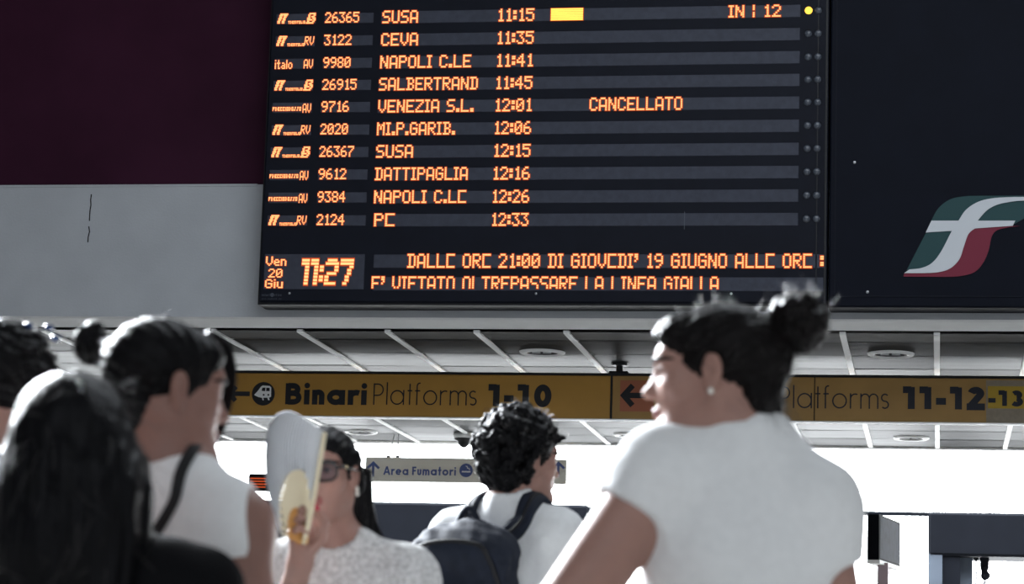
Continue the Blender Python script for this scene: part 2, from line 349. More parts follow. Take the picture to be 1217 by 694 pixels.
# ------------------------------------------------------------------ stroke lettering (geometric sans)
def arc(cx, cz, r, a0, a1, n=14, rz=None):
    rz = rz or r
    return [(cx+r*math.cos(math.radians(a0+(a1-a0)*i/n)), cz+rz*math.sin(math.radians(a0+(a1-a0)*i/n))) for i in range(n+1)]
def glyph(ch, w, h=.70):
    """strokes of a letter, cap height 1; returns (polylines, dots, advance)"""
    q = w/2; R = h/2; S = []; D = []
    if ch == 'B':
        r1 = (1-w-.53+q)/2+.0; S = [[(q, 0), (q, 1)]]
        z1, z2, z3 = 1-q, .53, q; a = (z1-z2)/2; b = (z2-z3)/2; x1 = .30
        S += [[(q, z1), (x1, z1)]+arc(x1, (z1+z2)/2, a, 90, -90)+[(q, z2)], [(q, z2), (x1, z2)]+arc(x1+.02, (z2+z3)/2, b, 90, -90)+[(q, z3)]]; adv = x1+.02+b+q
    elif ch == 'P':
        z1, z2 = 1-q, .44; a = (z1-z2)/2; x1 = .22; S = [[(q, 0), (q, 1)], [(q, z1), (x1, z1)]+arc(x1, (z1+z2)/2, a, 90, -90)+[(q, z2)]]; adv = x1+a+q
    elif ch == 'i': S = [[(q, 0), (q, h)]]; D = [(q, h+.20 if w > .1 else h+.2, max(q*1.15, .055))]; adv = w
    elif ch == 'l': S = [[(q, 0), (q, 1.06)]]; adv = w
    elif ch in 'nm':
        wd = .50 if w > .1 else .46; r = (wd-w)/2; S = [[(q, 0), (q, h)]]; x = q
        for k in range(1 if ch == 'n' else 2): S.append([(x, h-r-q-.02)]+arc(x+r, h-r-q, r, 180, 0)+[(x+2*r, 0)]); x += 2*r
        adv = x+q
    elif ch == 'u': wd = .48; r = (wd-w)/2; S = [[(q, h)]+arc(q+r, r+q, r, 180, 360)+[(wd-q, h)]]; adv = wd
    elif ch == 'a': r = R-q; S = [arc(R, R, r, 0, 360, 28), [(2*R-q*.9, 0), (2*R-q*.9, h)]]; adv = 2*R+.02
    elif ch == 'o': r = R-q; S = [arc(R, R, r, 0, 360, 28)]; adv = 2*R
    elif ch == 'e': r = R-q; S = [arc(R, R, r, 0, 315, 26), [(w*.6, R-.0), (2*R-q, R)]]; adv = 2*R
    elif ch == 'r': r = .22; S = [[(q, 0), (q, h)], arc(q+r, h-r-q, r, 180, 62, 10)]; adv = q+r+.10
    elif ch == 't': S = [[(q+.09, 0), (q+.09, 1.0)], [(0, h-q), (.18+w, h-q)]]; adv = .18+w
    elif ch == 'f': r = .13; S = [[(q+.07, 0), (q+.07, 1.06-r-q)]+arc(q+.07+r, 1.06-r-q, r, 180, 75, 8), [(0, h-q), (.20+w, h-q)]]; adv = .22+w
    elif ch == 's': r = (h-w)/4; S = [arc(.16+q*.3, h-q-r, r, 40, 270, 14)+arc(.16+q*.3, q+r, r, 90, -140, 14)]; adv = .32+q*.6
    elif ch == 'A': S = [[(q*.7, 0), (.40, 1)], [(.40, 1), (.80-q*.7, 0)], [(.2, .32), (.6, .32)]]; adv = .80
    elif ch == 'F': S = [[(q, 0), (q, 1)], [(q, 1-q), (.46, 1-q)], [(q, .52), (.42, .52)]]; adv = .46
    elif ch == '1': S = [[(.13+q, 0), (.13+q, 1)], [(.0, 1-q), (.13+q, 1-q)]]; adv = .13+w
    elif ch == '0': S = [arc(.29, .5, .29-q, 0, 360, 30, .5-q)]; adv = .58
    elif ch == '2': r = .27-q; S = [arc(.28, 1-q-r, r, 170, -25, 14)+[(.10, q)], [(.0, q), (.55, q)]]; adv = .56
    elif ch == '3': r = .235-q*.8; S = [arc(.25, 1-q-r, r, 150, -90, 14), arc(.25, q+r+.03, r+.03, 90, -150, 14)]; adv = .52
    elif ch == '-': S = [[(0, .36), (.30, .36)]]; adv = .30
    else: adv = .22
    return S, D, adv
RB = [0]
def ribbon2(mb, pts, w, y, m=0):
    RB[0] += 1; y -= .0003*(RB[0] % 5)
    n = len(pts); L = []; closed = math.hypot(pts[0][0]-pts[-1][0], pts[0][1]-pts[-1][1]) < 1e-6
    for i in range(n):
        a = pts[i-1] if i else (pts[-2] if closed else pts[0]); b = pts[i+1] if i < n-1 else (pts[1] if closed else pts[-1]); p = pts[i]
        def nrm(u, v):
            d = math.hypot(v[0]-u[0], v[1]-u[1]) or 1; return (-(v[1]-u[1])/d, (v[0]-u[0])/d)
        n1 = nrm(a, p) if a != p else nrm(p, b); n2 = nrm(p, b) if b != p else n1
        k = 1+n1[0]*n2[0]+n1[1]*n2[1]; k = max(k, .5); L.append(((n1[0]+n2[0])/k*w/2, (n1[1]+n2[1])/k*w/2))
    vs = [(p[0]+o[0], y, p[1]+o[1]) for p, o in zip(pts, L)]+[(p[0]-o[0], y, p[1]-o[1]) for p, o in zip(pts, L)]
    mb.add(vs, [(i, n+i, n+i+1, i+1) for i in range(n-1)], m)
def disc(mb, x, z, r, y, m=0, n=28): mb.add([(x+r*math.cos(2*math.pi*i/n), y, z+r*math.sin(2*math.pi*i/n)) for i in range(n)], [tuple(range(n))], m)
def text(mb, s, x0, x1, z0, cap, w, y, m=0, track=.12, h=.70):
    """lettering from x0 to x1 on baseline z0"""
    adv = [glyph(c, w, h)[2] for c in s]; tot = sum(adv)+track*(len(s)-1); kx = (x1-x0)/(tot*cap); x = x0
    for c, a in zip(s, adv):
        S, D, _ = glyph(c, w, h)
        for pl in S: ribbon2(mb, [(x+px*cap*kx, z0+pz*cap) for px, pz in pl], w*cap*(1+kx)/2, y, m)
        for dx, dz, r in D: disc(mb, x+dx*cap*kx, z0+dz*cap, r*cap, y, m)
        x += (a+track)*cap*kx
def poly(mb, pts, y, m=0): mb.add([(x, y, z) for x, z in pts], [tuple(range(len(pts)))], m)
def local(o, root): o.data.transform(Matrix.Translation(-Vector(root.location))); o.parent = root; return o
# small white maker's mark at the foot of the board
def sx(px, py, Y): return at(px, py, Y)[0]
def sz(px, py, Y): return at(px, py, Y)[2]
mb = MB(); y = YF-.002
for s, x0, x1, yy, cap in (('solari', 311, 320, 351.7, .016), ('udine', 326, 335, 351.7, .016)):
    pass
def tiny(mb, s, x0, x1, z, cap, y):
    tot = len(s); dx = (x1-x0)/tot
    for i, c in enumerate(s):
        if c in 'lid': mb.add([(x0+(i+.3)*dx, y, z), (x0+(i+.6)*dx, y, z), (x0+(i+.6)*dx, y, z+cap*1.4), (x0+(i+.3)*dx, y, z+cap*1.4)], [(0, 1, 2, 3)])
        elif c == '.': mb.add([(x0+(i+.3)*dx, y, z), (x0+(i+.6)*dx, y, z), (x0+(i+.6)*dx, y, z+cap*.3), (x0+(i+.3)*dx, y, z+cap*.3)], [(0, 1, 2, 3)])
        else: ribbon2(mb, arc(x0+(i+.5)*dx, z+cap/2, dx*.36, 0, {'o': 360, 'a': 360, 'e': 320}.get(c, 270), 8, cap*.45), cap*.22, y)
tiny(mb, 'solari', sx(311, 352, YF), sx(321, 352, YF), sz(320, 352, YF), .012, y); disc(mb, sx(323.5, 351, YF), sz(323.5, 350.5, YF), .014, y); tiny(mb, 'udine', sx(326, 352, YF), sx(335, 352, YF), sz(320, 352, YF), .012, y)
tiny(mb, 'www.solari.it', sx(311, 355.5, YF), sx(335, 355.5, YF), sz(320, 356, YF), .007, y)
bpart(mb, 'maker_mark', M['lamp_off'])
# ------------------------------------------------------------------ dark panel with the railway emblem
PXL = XR+.012; PXR = bx(1217, 200)+1.1; PB = bz(1100, 365)
ep = empty('emblem_panel', ((PXL+PXR)/2, YB, PB), 'dark navy wall panel with a white green and red railway emblem', 'wall panel')
local(MB().bbox((PXL, YF+.01, PB), (PXR, YB-.012, 6.25), .01).build('panel', M['navy']), ep)
mb = MB().box((PXL+.035, YF+.006, PB+.07), (PXL+.043, YF+.012, 6.2)).box((PXL+.035, YF+.006, PB+.07), (PXR-.03, YF+.012, PB+.078)); local(mb.build('border', M['housing']), ep)
mb = MB()
for px, py in ((1015.6, 193), (1031, 347)): p = at(px, py, YF+.01); mb.ball((p.x, YF+.01, p.z), (.011, .005, .011), n=8)
local(mb.build('screw', M['metal']), ep)
def lg(pts): return [(at(960+x/2.774, 150+y/2.774, YF)[0], at(960+x/2.774, 150+y/2.774, YF)[2]) for x, y in pts]
def smooth_path(pts, n=6):
    out = []
    for i in range(len(pts)-1):
        p0, p1, p2, p3 = pts[max(i-1, 0)], pts[i], pts[i+1], pts[min(i+2, len(pts)-1)]
        for k in range(n):
            t = k/n; out.append(tuple(.5*(2*b+(c-a)*t+(2*a-5*b+4*c-d)*t*t+(3*b-a-3*c+d)*t**3) for a, b, c, d in zip(p0, p1, p2, p3)))
    return out+[pts[-1]]
green = lg([(326, 474), (390, 350)]+smooth_path([(405, 315), (432, 268), (475, 238), (530, 229)])+[(820, 227), (800, 262), (720, 300), (684, 320), (560, 330), (500, 420), (430, 475)])
red = lg([(316, 495), (318, 483), (430, 480), (480, 450), (520, 350), (560, 332)]+[(700, 328)]+smooth_path([(660, 333), (625, 342), (607, 362), (596, 410), (578, 450), (550, 480), (500, 494), (440, 496)]))
wh1 = lg([(318, 484)]+smooth_path([(335, 472), (375, 467), (410, 450), (440, 412), (475, 345), (497, 311), (522, 275), (562, 249), (612, 237), (680, 233)])+[(775, 233), (768, 243)]+smooth_path([(690, 246), (632, 256), (592, 276), (560, 311)])+smooth_path([(552, 336), (530, 355), (515, 395), (500, 438), (470, 468), (430, 481), (380, 484)]))
wh2 = lg([(408, 311), (684, 311), (676, 328), (560, 336), (470, 345), (389, 350)])
g_ = MB(); g_.prism(green, YF+.007, YF+.0095); local(g_.build('emblem_green_field', M['lgreen']), ep)
g_ = MB(); g_.prism(red, YF+.005, YF+.0095); local(g_.build('emblem_red_field', M['lred']), ep)
g_ = MB(); g_.prism(wh1, YF+.001, YF+.0095).prism(wh2, YF+.0012, YF+.0095); local(g_.build('emblem_letter', M['lwhite']), ep)
# ------------------------------------------------------------------ yellow platform sign
YS = 19.0
def px_(x, y=470): return sx(x, y, YS)
zt, zb = sz(1000, 448.5, YS), sz(1000, 500.5, YS); rail = sz(1000, 445.5, YS)
SX0, SXJ, SX2, SX1 = px_(205), px_(726.5), px_(968), px_(1330)
ps = empty('platform_sign', ((SX0+SX1)/2, YS+.06, zb), 'long ochre yellow platform direction sign hung below the low ceiling', 'sign')
for x0, x1 in ((SX0, SXJ-.008), (SXJ+.008, SX2-.003), (SX2+.003, SX1)):
    local(MB().bbox((x0, YS, zb), (x1, YS+.12, zt), .004).build('sign_panel', M['ochre'] if x1 < SXJ else M['ochre_faded']), ps)
local(MB().box((SX0-.02, YS-.004, zt), (SX1, YS+.124, rail)).box((SXJ-.008, YS+.002, zb), (SXJ+.008, YS+.12, zt)).box((SX2-.003, YS+.002, zb), (SX2+.003, YS+.12, zt)).build('frame', M['black']), ps)
local(MB().box((SX0-.02, YS-.002, zb-.008), (SX1, YS+.12, zb)).build('bottom_edge', M['white']), ps)
for x in (px_(735, 440), px_(222, 440), px_(1300, 440)):
    local(MB().tube([(x, YS+.06, rail-.01), (x, YS+.06, ZC)], .026, 12).bbox((x-.075, YS+.0, rail-.002), (x+.075, YS+.12, rail+.018), .008).lathe((x, YS+.06, ZC), [(0, -.02), (.06, -.02), (.07, 0)], 16).build('bracket', M['black']), ps)
y = YS-.0035; cap = (zt-zb)*.50; bl = sz(385, 480.5, YS)
def arrow_left(mb, x0, x1, z, r, w, y):
    ribbon2(mb, [(x0+w*.6, z), (x1, z)], w, y); ribbon2(mb, [(x0+r, z+r), (x0+w*.2, z), (x0+r, z-r)], w, y)
def train_icon(mb, cx, cz, r, y):
    disc(mb, cx, cz, r, y, 0); s = r/54
    P = lambda pts: [(cx+(a-248)*s, cz-(b-385)*s) for a, b in pts]
    poly(mb, P([(205, 391), (222, 372), (236, 352), (244, 347), (276, 349), (284, 356), (285, 398), (278, 402), (243, 404), (225, 400)]), y-.001, 1)
    poly(mb, P([(239, 372), (243, 357), (257, 357), (257, 373)]), y-.002, 0); poly(mb, P([(261, 357), (277, 358), (277, 373), (261, 373)]), y-.002, 0)
    for a in (250, 272): disc(mb, cx+(a-248)*s, cz-(390-385)*s, 4.5*s, y-.002, 0, 12)
    poly(mb, P([(243, 404), (249, 404), (252, 415), (246, 415)]), y-.001, 1); poly(mb, P([(268, 403), (275, 402), (279, 414), (272, 414)]), y-.001, 1)
mb = MB(); arrow_left(mb, px_(272), px_(297), sz(285, 468, YS), .055, .036, y); local(mb.build('arrow', M['ink']), ps)
mb = MB(); train_icon(mb, px_(313), sz(313, 468, YS), px_(326.7)-px_(313), y); local(mb.build('train_pictogram', [M['ink'], M['white']]), ps)
def word(s, x0, x1, w, m, yy=481, name='lettering', capf=1, track=.12, y=y):
    mb = MB(); text(mb, s, px_(x0, yy), px_(x1, yy), sz((x0+x1)/2, yy, YS), cap*capf, w, y, track=track); return local(mb.build(name, m), ps)
word('Binari', 338.5, 436, .235, M['ink'], 481, track=.07); word('Platforms', 443.5, 566, .062, M['ink'], 481.5, track=.14); word('1-10', 580, 656, .24, M['ink'], 483, track=.12)
x0, x1 = px_(737, 470), px_(777, 470); mb = MB(); mb.box((x0, YS-.002, sz(750, 489, YS)), (x1, YS+.001, sz(750, 452, YS))); local(mb.build('arrow_patch', M['salmon']), ps)
mb = MB(); arrow_left(mb, px_(740), px_(768), sz(750, 470, YS), .076, .042, y); local(mb.build('arrow', M['ink']), ps)
mb = MB(); train_icon(mb, px_(805), sz(805, 472, YS), px_(326.7)-px_(313), y); local(mb.build('train_pictogram', [M['ink'], M['white']]), ps)
word('Binari', 828, 920, .235, M['inkfade'], 485, track=.07); word('Platforms', 926, 1056, .062, M['inkfade'], 485.5, track=.14); word('11-12', 1073, 1171, .25, M['inkfade'], 486.5, capf=1.0)
mb = MB().box((px_(1172), YS-.001, zb+.002), (px_(1262), YS+.001, sz(1190, 452, YS))); local(mb.build('tape_patch', M['tape']), ps)
mb = MB().box((px_(1174), YS-.0025, sz(1195, 485.5, YS)), (px_(1262), YS+.001, sz(1195, 459, YS))); local(mb.build('sticker', M['ochre2']), ps)
word('-13', 1174.5, 1216, .24, M['inkfade'], 482.5, capf=.68, y=YS-.005)
# ------------------------------------------------------------------ smoking area sign
YA = 24.3
ax = lambda x, yy=559: sx(x, yy, YA); az = lambda x, yy: sz(x, yy, YA)
A0, A1, Az0, Az1 = ax(434), ax(673), az(550, 573.5), az(550, 544.5)
sa = empty('smoking_area_sign', ((A0+A1)/2, YA+.03, Az0), 'small cream sign with blue smoking area lettering hung on wires', 'sign')
local(MB().bbox((A0, YA, Az0), (A1, YA+.06, Az1), .006).build('sign_panel', M['cream']), sa)
for x, dx in ((ax(472, 540), .012), (ax(640, 540), .0), (ax(461, 540), .0)):
    local(MB().tube([(x, YA+.03, Az1), (x+(.05 if dx == 0 else 0), YA+.03, ZC)], .005, 6).box((x-.02, YA+.02, Az1-.004), (x+.02, YA+.04, Az1+.02)).build('wire', M['metal']), sa)
mb = MB(); text(mb, 'Area', ax(456), ax(485.5), az(475, 564.5), .082, .19, YA-.003, track=.13); text(mb, 'Fumatori', ax(490), ax(542), az(520, 565), .082, .19, YA-.003, track=.13); local(mb.build('lettering', M['blue']), sa)
def arrow_up(mb, x, z0, z1, r, w, y): ribbon2(mb, [(x, z0), (x, z1-w*.6)], w, y); ribbon2(mb, [(x-r, z1-r), (x, z1-w*.2), (x+r, z1-r)], w, y)
for px in (443.5, 663.5):
    mb = MB(); arrow_up(mb, ax(px), az(px, 566.5), az(px, 549.5), .058, .024, YA-.003); local(mb.build('arrow', M['blue']), sa)
mb = MB(); cx, cz = ax(554), az(554, 559); r = .066; disc(mb, cx, cz, r, YA-.003)
poly(mb, [(cx-.042, cz-.020), (cx+.044, cz-.020), (cx+.044, cz-.006), (cx-.042, cz-.006)], YA-.0045, 1)
ribbon2(mb, [(cx+.034, cz+.004), (cx+.030, cz+.018), (cx+.012, cz+.022), (cx+.012, cz+.036), (cx-.004, cz+.042)], .008, YA-.0045, 1); local(mb.build('smoking_pictogram', [M['blue'], M['white']]), sa)
# dome camera beside it
x = sx(551, 535, 24.1); dc = empty('dome_camera', (x, 24.1, ZC), 'black dome security camera under the ceiling above the cream sign', 'security camera')
local(MB().lathe((x, 24.1, ZC), [(0, 0), (.10, 0), (.105, -.02), (.10, -.045), (.085, -.05), (0, -.05)], 28).build('mount', M['white'], None, True), dc)
local(MB().lathe((x, 24.1, ZC), [(.095, -.05), (.09, -.065), (.06, -.075), (.055, -.10), (.035, -.125), (.012, -.14), (0, -.141)], 28).build('dome', M['black'], None, True), dc)
# ------------------------------------------------------------------ downlights in the low ceiling
dl_spots = [(-2.88, 18.46, 'round recessed downlight above the yellow sign near its black bracket'), (-.345, 18.44, 'round recessed downlight above the 11-12 end of the yellow sign'),
            (-5.5, 24.03, 'round recessed downlight behind the sign, over the woman with glasses'), (-2.88, 24.03, 'round recessed downlight behind the sign, beside the curly haired man'),
            (-.26, 24.03, 'round recessed downlight behind the sign, below the 11-12 lettering')]
def make_downlight():
    r = empty('downlight', (0, 0, ZC), '', 'downlight', 'downlights in the low ceiling')
    MB().lathe((0, 0, 0), [(.118, .03), (.118, -.012), (.150, -.016), (.166, -.008), (.170, .004)], 40).build('trim_ring', M['white'], r, True)
    MB().lathe((0, 0, 0), [(0, .024), (.10, .022), (.118, -.004)], 40).build('reflector', M['lamp_in'], r, True)
    for dx in (-.045, .035): MB().tube([(dx-.03, 0, .004), (dx+.03, 0, .004)], .014, 10).build('lamp_tube', M['lens'], r, True)
    return r
d0 = make_downlight()
for i, (x, y, lab) in enumerate(dl_spots):
    o = d0
    if i:
        o = d0.copy(); col.objects.link(o)
        for c in d0.children: c2 = c.copy(); c2.parent = o; col.objects.link(c2)
    o.location = (x, y, ZC-.004); o['label'] = lab
# ------------------------------------------------------------------ bright end: portals, bar, totem, cord, small display
YP = 29.5
P = lambda px, py, Y=YP: at(px, py, Y)
def portal(name, x0, x1, zt, zb, jambs):
    mb = MB().bbox((x0, YP, zb), (x1, YP+.9, zt), .03)
    for a, b in jambs: mb.box((a, YP+.02, 0), (b, YP+.88, zb+.01)); 
    return struct(mb.build(name, M['dark']))
zt, zb = P(560, 598)[2], P(560, 648)[2]; a, b = P(180, 600)[0], P(700, 600)[0]
portal('door_1', a, b, zt, zb, ((a, a+.5), (b-.14, b)))
zt, zb = P(1160, 609)[2], P(1160, 661)[2]; a = P(1103, 640)[0]
mb = MB().bbox((a, YP, zb), (a+3.2, YP+.9, zt), .03).box((a, YP+.02, 0), (a+.16, YP+.9, zb+.05), 1).box((a+.14, YP+.05, 0), (a+.36, YP+.9, zb), 0).box((a+.34, YP+.3, 0), (a+.50, YP+.9, zb), 1).box((a+2.9, YP+.02, 0), (a+3.2, YP+.88, zb+.01))
struct(mb.build('door_2', [M['dark'], M['bluegrey']]))
b = a; a0 = P(1020, 606)[0]; sbox('trim_5', (P(700, 600)[0]-.1, YP+.3, P(1060, 608)[2]-.02), (b+.05, YP+.36, P(1060, 605.5)[2]), M['dark'])
x, z = P(1170, 665, YP+.3).x, zb
pc = empty('pull_cord', (x, YP+.3, z), 'dark cord with a round knob hanging in the right-hand doorway', 'cord')
mb = MB().tube([(x, YP+.3, z+.02), (x, YP+.3, z-1.2)], .012, 8).box((x-.05, YP+.26, z-.12), (x+.05, YP+.34, z+.02)).tube([(x, YP+.3, z-.10), (x, YP+.3, z-.24)], [.05, .02], 10); local(mb.build('cord', M['dark']), pc)
local(MB().ball((x+.01, YP+.3, P(1170, 684, YP+.3).z), .055).build('knob', M['dark'], None, True), pc)
x2 = P(1160, 665, YP+.3).x; pb = empty('thin_rod', (x2, YP+.3, z), 'thin straight dark rod beside the knobbed cord in the doorway', 'rod'); local(MB().tube([(x2, YP+.3, z+.02), (x2, YP+.3, z-1.6)], .011, 8).lathe((x2, YP+.3, z), [(.03, 0), (.03, -.02), (0, -.02)], 10).build('rod', M['dark']), pb)
# information totem seen obliquely
YT = 22.0; T = lambda px, py, dy=0: at(px, py, YT+dy)
p0, p1 = T(1045, 611), T(1045, 667)
ft = empty('information_totem', (p0.x+.08, YT+.3, 0), 'boxy information screen with slanted grey face on a post by the right portal', 'information screen')
W2 = .95; dirv = Vector(((T(1070, 630, .93).x-p0.x), .93, 0)); nrm = Vector((-.10, -.0, 0))
mb = MB(); z0, z1 = p1.z, p0.z
A = Vector((p0.x, YT, 0)); Bq = A+dirv; C_ = Bq+nrm; D_ = A+nrm
mb.add([(q.x, q.y, z) for z in (z0, z1) for q in (A, Bq, C_, D_)], [(3, 2, 1, 0), (4, 5, 6, 7), (0, 1, 5, 4), (1, 2, 6, 5), (2, 3, 7, 6), (3, 0, 4, 7)])
local(mb.build('case', M['dark']), ft)
e = .004; n2 = Vector((dirv.y, -dirv.x, 0)).normalized()*e; mb = MB(); q0, q1 = A.lerp(Bq, .04)+n2, A.lerp(Bq, .96)+n2
mb.add([(q0.x, q0.y, z0+.03), (q1.x, q1.y, z0+.03), (q1.x, q1.y, z1-.02), (q0.x, q0.y, z1-.02)], [(0, 1, 2, 3)])
local(mb.build('screen', mat('screen_grey', (.045, .05, .065), .8, .1, noise=.2, nscale=12)), ft)
mb = MB(); mb.add([(q.x, q.y, z) for z in (z0-.02, z0+.012) for q in (A+n2*2, Bq+n2*2, C_, D_)], [(3, 2, 1, 0), (4, 5, 6, 7), (0, 1, 5, 4), (1, 2, 6, 5), (2, 3, 7, 6), (3, 0, 4, 7)]); local(mb.build('bottom_edge', M['white']), ft)
c = A.lerp(Bq, .5)+nrm*.5; local(MB().box((c.x-.05, c.y-.28, .02), (c.x+.04, c.y+.28, z0)).bbox((c.x-.2, c.y-.4, 0), (c.x+.2, c.y+.4, .04), .01).build('post', mat('post_rose', (.42, .33, .36), .6, .3)), ft)
# small far train display
YD = 24.5; c = at(309, 573, YD); td = empty('train_display', (c.x, YD, c.z), 'tiny black train display with orange lines far behind the white fan', 'display')
local(MB().bbox((c.x-.12, YD, c.z-.085), (c.x+.12, YD+.1, c.z+.085), .01).box((c.x+.07, YD+.04, c.z+.08), (c.x+.10, YD+.08, ZC)).build('case', M['black']), td)
mb = MB()
for k in range(4): mb.box((c.x-.10, YD-.004, c.z+.03-k*.028), (c.x+.09-.03*(k % 2), YD, c.z+.043-k*.028))
local(mb.build('led_lines', M['led_halo_lines']), td)
# ------------------------------------------------------------------ people: signed distance fields skinned by surface nets
A_ = lambda v: np.array(v, float)
def rc(a, b, r1, r2, k=.02, clip=None, flat=None):
    """tapered capsule"""
    a, b = A_(a), A_(b); rm = max(r1, r2); lo, hi = np.minimum(a, b)-rm, np.maximum(a, b)+rm
    def f(P):
        ab = b-a; L = ab@ab; t = np.clip(((P-a)@ab)/max(L, 1e-12), 0, 1)
        d = np.sqrt((((P-a)-t[..., None]*ab)**2).sum(-1))-(r1+(r2-r1)*t)
        if clip is not None: d = np.maximum(d, (P-A_(clip[0]))@unit(clip[1]))
        return d
    return ['+', lo, hi, f, k]
def el(c, r, R=None, k=.02, clip=None, op='+'):
    c, r = A_(c), A_(r); rm = r.max(); Rm = np.eye(3) if R is None else np.array(R)
    def f(P):
        q = (P-c) @ Rm; k0 = np.sqrt(((q/r)**2).sum(-1)); k1 = np.sqrt(((q/(r*r))**2).sum(-1))
        d = np.where(k1 > 1e-9, k0*(k0-1)/np.maximum(k1, 1e-9), -r.min())
        if clip is not None: d = np.maximum(d, (P-A_(clip[0]))@unit(clip[1]))
        return d
    return [op, c-rm, c+rm, f, k]
def rbox(c, h, r, R=None, k=.02, op='+'):
    c, h = A_(c), A_(h); rm = np.sqrt((h*h).sum()); Rm = np.eye(3) if R is None else np.array(R)
    def f(P):
        q = np.abs((P-c) @ Rm)-(h-r); return np.sqrt((np.maximum(q, 0)**2).sum(-1))+np.minimum(q.max(-1), 0)-r
    return [op, c-rm, c+rm, f, k]
def combine(F, d, op, k):
    if op == '+': h = np.maximum(k-np.abs(F-d), 0)/k; return np.minimum(F, d)-h*h*k/4
    h = np.maximum(k-np.abs(F+d), 0)/k; return np.maximum(F, -d)+h*h*k/4
def evalP(prims, P):
    F = np.full(P.shape[:-1], 1.0)
    for op, lo, hi, f, k in prims: F = combine(F, f(P), op, k)
    return F
def field(prims, lo, hi, h, post=()):
    ax = [np.arange(l, u+h, h) for l, u in zip(lo, hi)]
    F = np.full([len(a) for a in ax], 1.0)
    for op, l, u, f, k in prims:
        mg = k+3*h; sl = []
        for i in range(3):
            i0 = np.searchsorted(ax[i], l[i]-mg); i1 = np.searchsorted(ax[i], u[i]+mg); sl.append(slice(i0, i1))
        if any(s.stop <= s.start for s in sl): continue
        P = np.stack(np.meshgrid(*[ax[i][sl[i]] for i in range(3)], indexing='ij'), -1); sl = tuple(sl)
        F[sl] = combine(F[sl], f(P), op, k)
    if post:
        idx = np.nonzero(np.abs(F) < .05); P = np.stack([ax[i][idx[i]] for i in range(3)], -1); v = F[idx]
        for g in post: v = g(P, v)
        F[idx] = v
    return F, ax
def nets(F, ax):
    n = F.shape; S = F < 0; c = [s-1 for s in n]
    acc = np.zeros(c+[3]); cnt = np.zeros(c); h = [a[1]-a[0] for a in ax]
    for a in range(3):
        b, d = [i for i in range(3) if i != a]
        lo = [slice(None)]*3; hi = [slice(None)]*3; lo[a] = slice(0, -1); hi[a] = slice(1, None)
        f0, f1 = F[tuple(lo)], F[tuple(hi)]; cr = S[tuple(lo)] != S[tuple(hi)]
        t = np.where(cr, f0/np.where(cr, f0-f1, 1), 0)
        for ob in (0, 1):
            for od in (0, 1):
                sl = [slice(None)]*3; sl[b] = slice(ob, n[b]-1+ob); sl[d] = slice(od, n[d]-1+od); sl = tuple(sl)
                m = cr[sl]; cnt += m; acc[..., a] += t[sl]*m; acc[..., b] += ob*m; acc[..., d] += od*m
    act = cnt > 0; ids = np.full(c, -1); ids[act] = np.arange(act.sum())
    idx = np.argwhere(act); V = (idx+acc[act]/cnt[act][:, None])*np.array(h)+np.array([a[0] for a in ax])
    Q = []
    for a in range(3):
        b, d = [(1, 2), (2, 0), (0, 1)][a]
        lo = [slice(None)]*3; hi = [slice(None)]*3; lo[a] = slice(0, -1); hi[a] = slice(1, None)
        s0, s1 = S[tuple(lo)], S[tuple(hi)]; e = np.argwhere(s0 != s1)
        e = e[(e[:, b] > 0) & (e[:, d] > 0) & (e[:, b] < c[b]) & (e[:, d] < c[d])]
        if not len(e): continue
        def cell(ob, od): q = e.copy(); q[:, b] -= ob; q[:, d] -= od; return ids[q[:, 0], q[:, 1], q[:, 2]]
        q = np.stack([cell(1, 1), cell(0, 1), cell(0, 0), cell(1, 0)], 1)
        fl = ~s0[e[:, 0], e[:, 1], e[:, 2]]; q[fl] = q[fl][:, ::-1]; Q.append(q)
    return V, (np.concatenate(Q) if Q else np.zeros((0, 4), int))
def prim_bounds(prims, pad=.03):
    ad = [p for p in prims if p[0] == '+']; return np.min([p[1] for p in ad], 0)-pad, np.max([p[2] for p in ad], 0)+pad
def skin(name, prims, h, mats, parent, post=(), boxes=None, matfn=None, relax=1):
    """mesh of the field; boxes = [(lo, hi, step)] patches of different fineness"""
    if boxes is None: lo, hi = prim_bounds(prims); boxes = [(lo, hi, h)]
    Vs, Qs, n = [], [], 0
    for lo, hi, st in boxes:
        V, Q = nets(*field(prims, lo, hi, st, post))
        Q = Q[(Q >= 0).all(1)]
        for _ in range(relax):
            E = np.concatenate([Q[:, [0, 1]], Q[:, [1, 2]], Q[:, [2, 3]], Q[:, [3, 0]]]); E = np.concatenate([E, E[:, ::-1]])
            s = np.zeros_like(V); k = np.zeros(len(V)); np.add.at(s, E[:, 0], V[E[:, 1]]); np.add.at(k, E[:, 0], 1)
            V = np.where(k[:, None] > 0, V*.5+.5*s/np.maximum(k, 1)[:, None], V)
        Vs.append(V); Qs.append(Q+n); n += len(V)
    V, Q = np.concatenate(Vs), np.concatenate(Qs)
    me = bpy.data.meshes.new(name); me.vertices.add(len(V)); me.vertices.foreach_set('co', V.ravel())
    me.loops.add(len(Q)*4); me.loops.foreach_set('vertex_index', Q.ravel().astype(np.int32))
    me.polygons.add(len(Q)); me.polygons.foreach_set('loop_start', np.arange(0, len(Q)*4, 4, dtype=np.int32))
    me.update(calc_edges=True)
    o = link(name, me, mats, parent, True)
    if matfn is not None: me.polygons.foreach_set('material_index', matfn(V[Q].mean(1)).astype(np.int32))
    me.update(); o['_n'] = 0; del o['_n']
    return o, V
def wobble(amp, wl, seed, dirs=9, stretch=(1, 1, 1)):
    r = np.random.RandomState(seed); D = r.randn(dirs, 3); D /= np.linalg.norm(D, axis=1)[:, None]; D *= 2*np.pi/(wl*(.6+.9*r.rand(dirs)))[:, None]; D *= np.array(stretch); ph = r.rand(dirs)*6.28
    return lambda P, v: v+amp*np.sin(P@D.T+ph).sum(-1)/math.sqrt(dirs)
